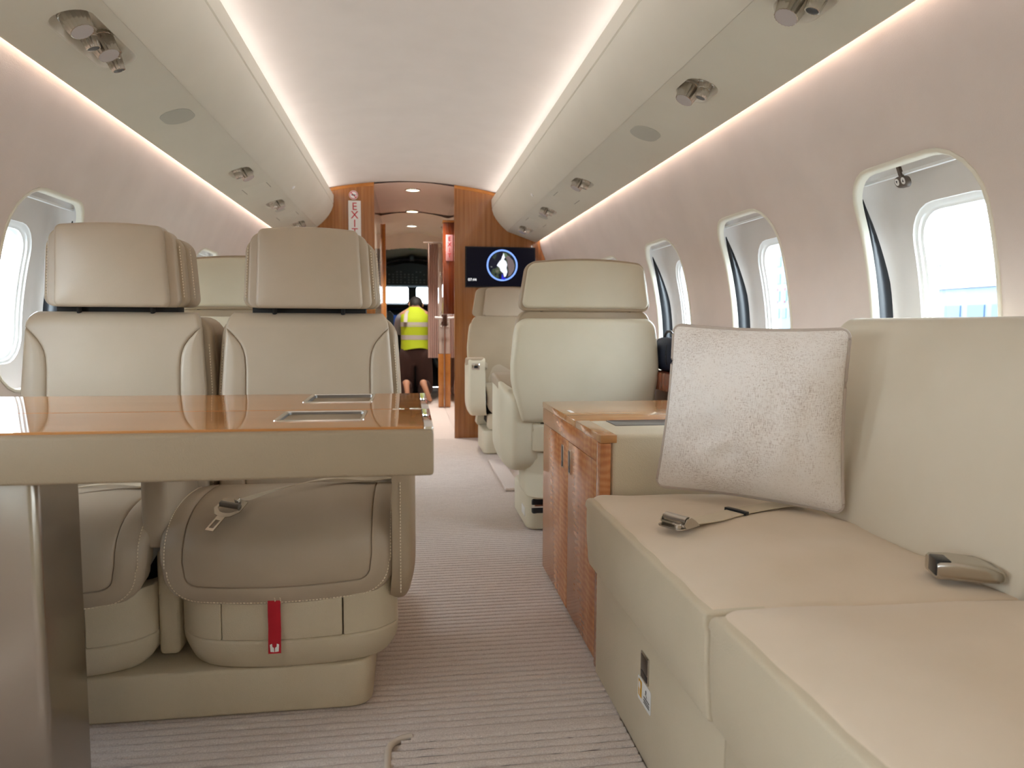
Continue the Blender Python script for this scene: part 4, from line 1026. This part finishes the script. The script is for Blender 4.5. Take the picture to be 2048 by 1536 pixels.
rows = [[(.04 + w * math.cos(a), y, 1.50 + h * math.sin(a)) for a in [math.pi * i / 16 for i in range(17)]] for y, w, h in ((9.30, .47, .215), (9.30, .50, .235), (9.44, .50, .235), (9.44, .47, .215))]; rows.append(rows[0]); add_grid(bm, rows)
finish('panel_cowl', bm, BLACK, ov, angle=30)
sb_ = thing('standby_compass', (.04, 9.28, 1.70), 'small black box hanging above the cockpit overhead panel', 'instrument')
rbox('housing', (.012, .072), (9.22, 9.32), (1.695, 1.775), BLACK, sb_, R=.008); lathe('dial', [(0, .022), (.004, .02), (.004, .001)], COCK, sb_, ((.042, 9.221, 1.735), (0, -1, 0)), 20)
dl = thing('dome_light', (.041, 8.95, 1.84), 'small round greenish dome lamp on the cockpit liner', 'lamp')
lathe('lens_ring', [(0, .05), (.012, .046), (.02, .03), (.021, .001)], plain('green_lens', srgb(120, 160, 110), .3), dl, ((.041, 8.95, 1.838), (0, -.35, -1)), 24)
gs = thing('instrument_panel', (.04, 10.0, 0), 'dark cockpit instrument panel with glare shield and small lit displays', 'panel')
rbox('glare_shield', (-.95, 1.03), (9.82, 10.2), (1.10, 1.17), BLACK, gs, R=.02)
rbox('panel_face', (-.95, 1.03), (9.95, 10.2), (.45, 1.10), COCK, gs, R=.01)
for i, x in enumerate((-.66, -.36, -.06, .24, .54)): rbox('display', (x, x + .22), (9.943, 9.951), (.78, 1.02), em('display_blue', srgb(30, 60, 120), .7), gs, R=.002)
rbox('centre_console', (-.12, .20), (9.2, 9.95), (.01, .62), BLACK, gs, R=.02)
def pseat(x, lab):
    t = thing('pilot_seat', (x, 9.15, 0), lab, 'seat', 'pilot seats')
    pad('seat_back', .46, .62, .08, lambda s_, q, h: (x + s_, 9.05 - h + .1 * q, .76 + q), COCK, t, R=.03, thick=.1, step=.06)
    pad('headrest', .26, .16, .05, lambda s_, q, h: (x + s_, 9.07 - h, 1.15 + q), COCK, t, R=.02, thick=.07, step=.04)
    rbox('seat_pan', (x - .23, x + .23), (9.08, 9.6), (.34, .46), COCK, t, R=.03); rbox('pedestal', (x - .14, x + .14), (9.15, 9.5), (.003, .34), BLACK, t, R=.02)
pseat(-.42, 'dark pilot seat on the window-lit side of the kneeling person'); pseat(.55, 'dark pilot seat behind the pink curtain')

# ================================================================ PERSON KNEELING IN THE COCKPIT ENTRANCE
def skin(nm, verts, edges, radii, mat, parent, sub=2):
    me = bpy.data.meshes.new(nm); me.from_pydata([Vector(v) for v in verts], edges, [])
    o = bpy.data.objects.new(nm, me); COL.objects.link(o)
    md = o.modifiers.new('s', 'SKIN')
    for d, r in zip(me.skin_vertices[0].data, radii): d.radius = (r, r) if not isinstance(r, tuple) else r
    me.skin_vertices[0].data[0].use_root = True
    o.modifiers.new('u', 'SUBSURF').levels = sub
    dg = bpy.context.evaluated_depsgraph_get(); m2 = bpy.data.meshes.new_from_object(o.evaluated_get(dg))
    bpy.data.objects.remove(o); bpy.data.meshes.remove(me)
    bm = bmesh.new(); bm.from_mesh(m2); bpy.data.meshes.remove(m2)
    return finish(nm, bm, mat, parent, angle=180)
pe = thing('person', (.07, 8.3, 0), 'person in yellow hi-vis vest kneeling with bare soles towards the cabin', 'person')
hx = .07
V = [(hx, 8.40, .55), (hx, 8.40, .70), (hx, 8.43, .88), (hx + .004, 8.47, 1.00), (hx + .01, 8.51, 1.075), (hx + .014, 8.55, 1.110), (hx + .016, 8.578, 1.152), (hx + .014, 8.655, 1.088)]
E_ = [(0, 1), (1, 2), (2, 3), (3, 4), (4, 5), (5, 6), (5, 7)]
Rr = [(.14, .11), (.13, .10), (.145, .105), (.10, .08), .052, .066, .070, .014]
def addc(base, pts, rs):
    k = base
    for p, r in zip(pts, rs): V.append(p); Rr.append(r); E_.append((k, len(V) - 1)); k = len(V) - 1
    return k
for sd in (-1, 1):
    w = addc(3, [(hx + sd * .115, 8.47, 1.005), (hx + sd * .175, 8.50, .975), (hx + sd * .20, 8.60, .82), (hx + sd * .165, 8.80, .80)], [.06, .052, .040, .027])
    pa = addc(w, [(hx + sd * .15, 8.87, .80)], [(.036, .016)])
    for f in range(4):
        a = (f - 1.5) * .016; ln = (.06, .072, .068, .052)[f]
        addc(pa, [(hx + sd * .15 + a, 8.92, .80), (hx + sd * .15 + a * 1.1, 8.92 + ln * .55, .79), (hx + sd * .15 + a * 1.1, 8.92 + ln, .772)], [.009, .008, .007])
    addc(w, [(hx + sd * .115, 8.86, .79), (hx + sd * .10, 8.90, .785)], [.011, .009])
    lg = addc(0, [(hx + sd * .085, 8.40, .50), (hx + sd * .115, 8.50, .085), (hx + sd * .10 + .01, 8.30, .16)], [.10, .065, .058])
    fx = .150 if sd > 0 else -.038
    tx = .232 if sd > 0 else -.012
    addc(lg, [(fx, 8.14, .25), (fx + (tx - fx) * .45, 8.105, .15), (fx + (tx - fx) * .85, 8.10, .055), (tx + .008, 8.125, .022)], [.040, (.040, .030), (.048, .026), (.040, .018)])
skin('body', V, E_, Rr, SKIN, pe, 2)
# trousers
V = [(hx, 8.40, .70), (hx, 8.40, .60)]; E_ = [(0, 1)]; Rr = [(.155, .135), (.165, .14)]
for sd in (-1, 1):
    addc(1, [(hx + sd * .088, 8.40, .50), (hx + sd * .105, 8.44, .30), (hx + sd * .115, 8.50, .095), (hx + sd * .11, 8.36, .13), (hx + sd * .105, 8.22, .19), (hx + sd * .098, 8.165, .225)], [.125, .112, .10, .088, .075, .062])
skin('trousers', V, E_, Rr, TROU, pe, 2)
# shirt sleeves
for sd in (-1, 1):
    V = [(hx + sd * .10, 8.47, 1.0)]; E_ = []; Rr = [.07]
    addc(0, [(hx + sd * .18, 8.50, .965), (hx + sd * .205, 8.60, .82), (hx + sd * .172, 8.76, .80)], [.062, .052, .040]); skin('sleeve', V, E_, Rr, SHIRT, pe, 2)
def vring(z, k=1.0):
    w = interp(z, [(.60, .168), (.75, .162), (.90, .170), (1.0, .170), (1.05, .130), (1.10, .062)]) * k; d = interp(z, [(.60, .150), (.75, .132), (.95, .135), (1.05, .10), (1.10, .06)]) * k
    yc = interp(z, [(.60, 8.40), (.88, 8.43), (1.10, 8.50)])
    return [(hx + w * (abs(math.cos(a)) ** .8) * (1 if math.cos(a) > 0 else -1), yc + d * math.sin(a), z + .012 * math.sin(a * 3 + z * 9) * (z < .66)) for a in [2 * math.pi * j / 32 for j in range(32)]]
ve = grid('vest', [vring(z) for z in [.612 + .488 * i / 20 for i in range(21)]], VEST, pe, closed=True, angle=180)
for z in (.745, .895): grid('reflective_band', [vring(z - .026, 1.012), vring(z + .026, 1.012)], REFL, ve, closed=True, angle=180)
for x in (-.11,): grid('reflective_band', [[(hx + x - .02, 8.30, .92), (hx + x + .02, 8.295, .92)], [(hx + x - .012, 8.345, 1.01), (hx + x + .028, 8.345, 1.02)], [(hx + x + .01, 8.40, 1.055), (hx + x + .045, 8.40, 1.06)]], REFL, ve)
bm = bmesh.new(); bmesh.ops.create_uvsphere(bm, u_segments=20, v_segments=12, radius=1)
for v in bm.verts: v.co = Vector((hx + .015 + v.co.x * .077, 8.562 + v.co.y * .088, 1.172 + v.co.z * .078 + .02 * v.co.y - .022))
bmesh.ops.delete(bm, geom=[v for v in bm.verts if v.co.y > 8.60 and v.co.z < 1.17], context='VERTS')
finish('hair', bm, HAIR, pe, angle=180)
for sd in (-1, 1):
    bm = bmesh.new(); bmesh.ops.create_uvsphere(bm, u_segments=10, v_segments=8, radius=1)
    for v in bm.verts: v.co = Vector((hx + .015 + sd * .077 + v.co.x * .012, 8.575 + v.co.y * .018, 1.130 + v.co.z * .030))
    finish('ear', bm, SKIN, pe, angle=180)

# ================================================================ OUTSIDE
CON = plain('apron_concrete', srgb(120, 122, 122), .9)
bm = bmesh.new(); add_grid(bm, [[(-900, -900, -2.6), (900, -900, -2.6)], [(-900, 900, -2.6), (900, 900, -2.6)]])
tag(finish('ground', bm, CON, smooth=False), kind='structure')
PB = plain('pale_facade', srgb(80, 90, 100), .9); PW2 = plain('blue_glazing', srgb(48, 68, 92), .6); PR = plain('red_panel', srgb(104, 60, 60), .8)
def building(name, x, y, z1, wins, label, red=False):
    t = thing(name, ((x[0] + x[1]) / 2, (y[0] + y[1]) / 2, -2.6), label, 'building')
    rbox('facade', x, y, (-2.6, z1), PB, t, R=.1)
    for (a, b_, c, d) in wins:
        rbox('window', (x[0] - .25, x[0] + .1), (a, b_), (c, d), PW2, t, R=0)
    rbox('roof_edge', (x[0] - .5, x[1] + .5), (y[0] - .5, y[1] + .5), (z1, z1 + .5), WHT, t, R=0)
    if red:
        for i in range(5): rbox('red_panel', (x[0] - .3, x[0] + .1), (y[0] + 6 * i + 2, y[0] + 6 * i + 4), (z1 * .3, z1 * .3 + 6), PR, t, R=0)
    return t
building('terminal_building', (80, 110), (70, 99.4), 6.6, [(72 + 4.4 * i, 75 + 4.4 * i, 0, 4.0) for i in range(6)], 'pale terminal building with blue glazing seen through the window above the sofa')
building('tower_block', (150, 175), (255, 279), 34, [(257 + 5.4 * i, 260 + 5.4 * i, 4 + 7 * j, 8 + 7 * j) for i in range(4) for j in range(4)], 'tall pale block with reddish panels seen through the second window', True)
building('hangar', (-140, -95), (150, 175), 3.2, [], 'low pale hangar seen through the window beside the paired seats')
mast = thing('light_mast', (82, 101.6, -2.6), 'slim pale mast beside the terminal building', 'mast')
rbox('pole', (81.6, 82.4), (101.2, 102.6), (-2.6, 10.5), PB, mast, R=.05); rbox('lamp_head', (81.2, 82.8), (100.8, 103), (10.5, 11.4), WHT, mast, R=.1)
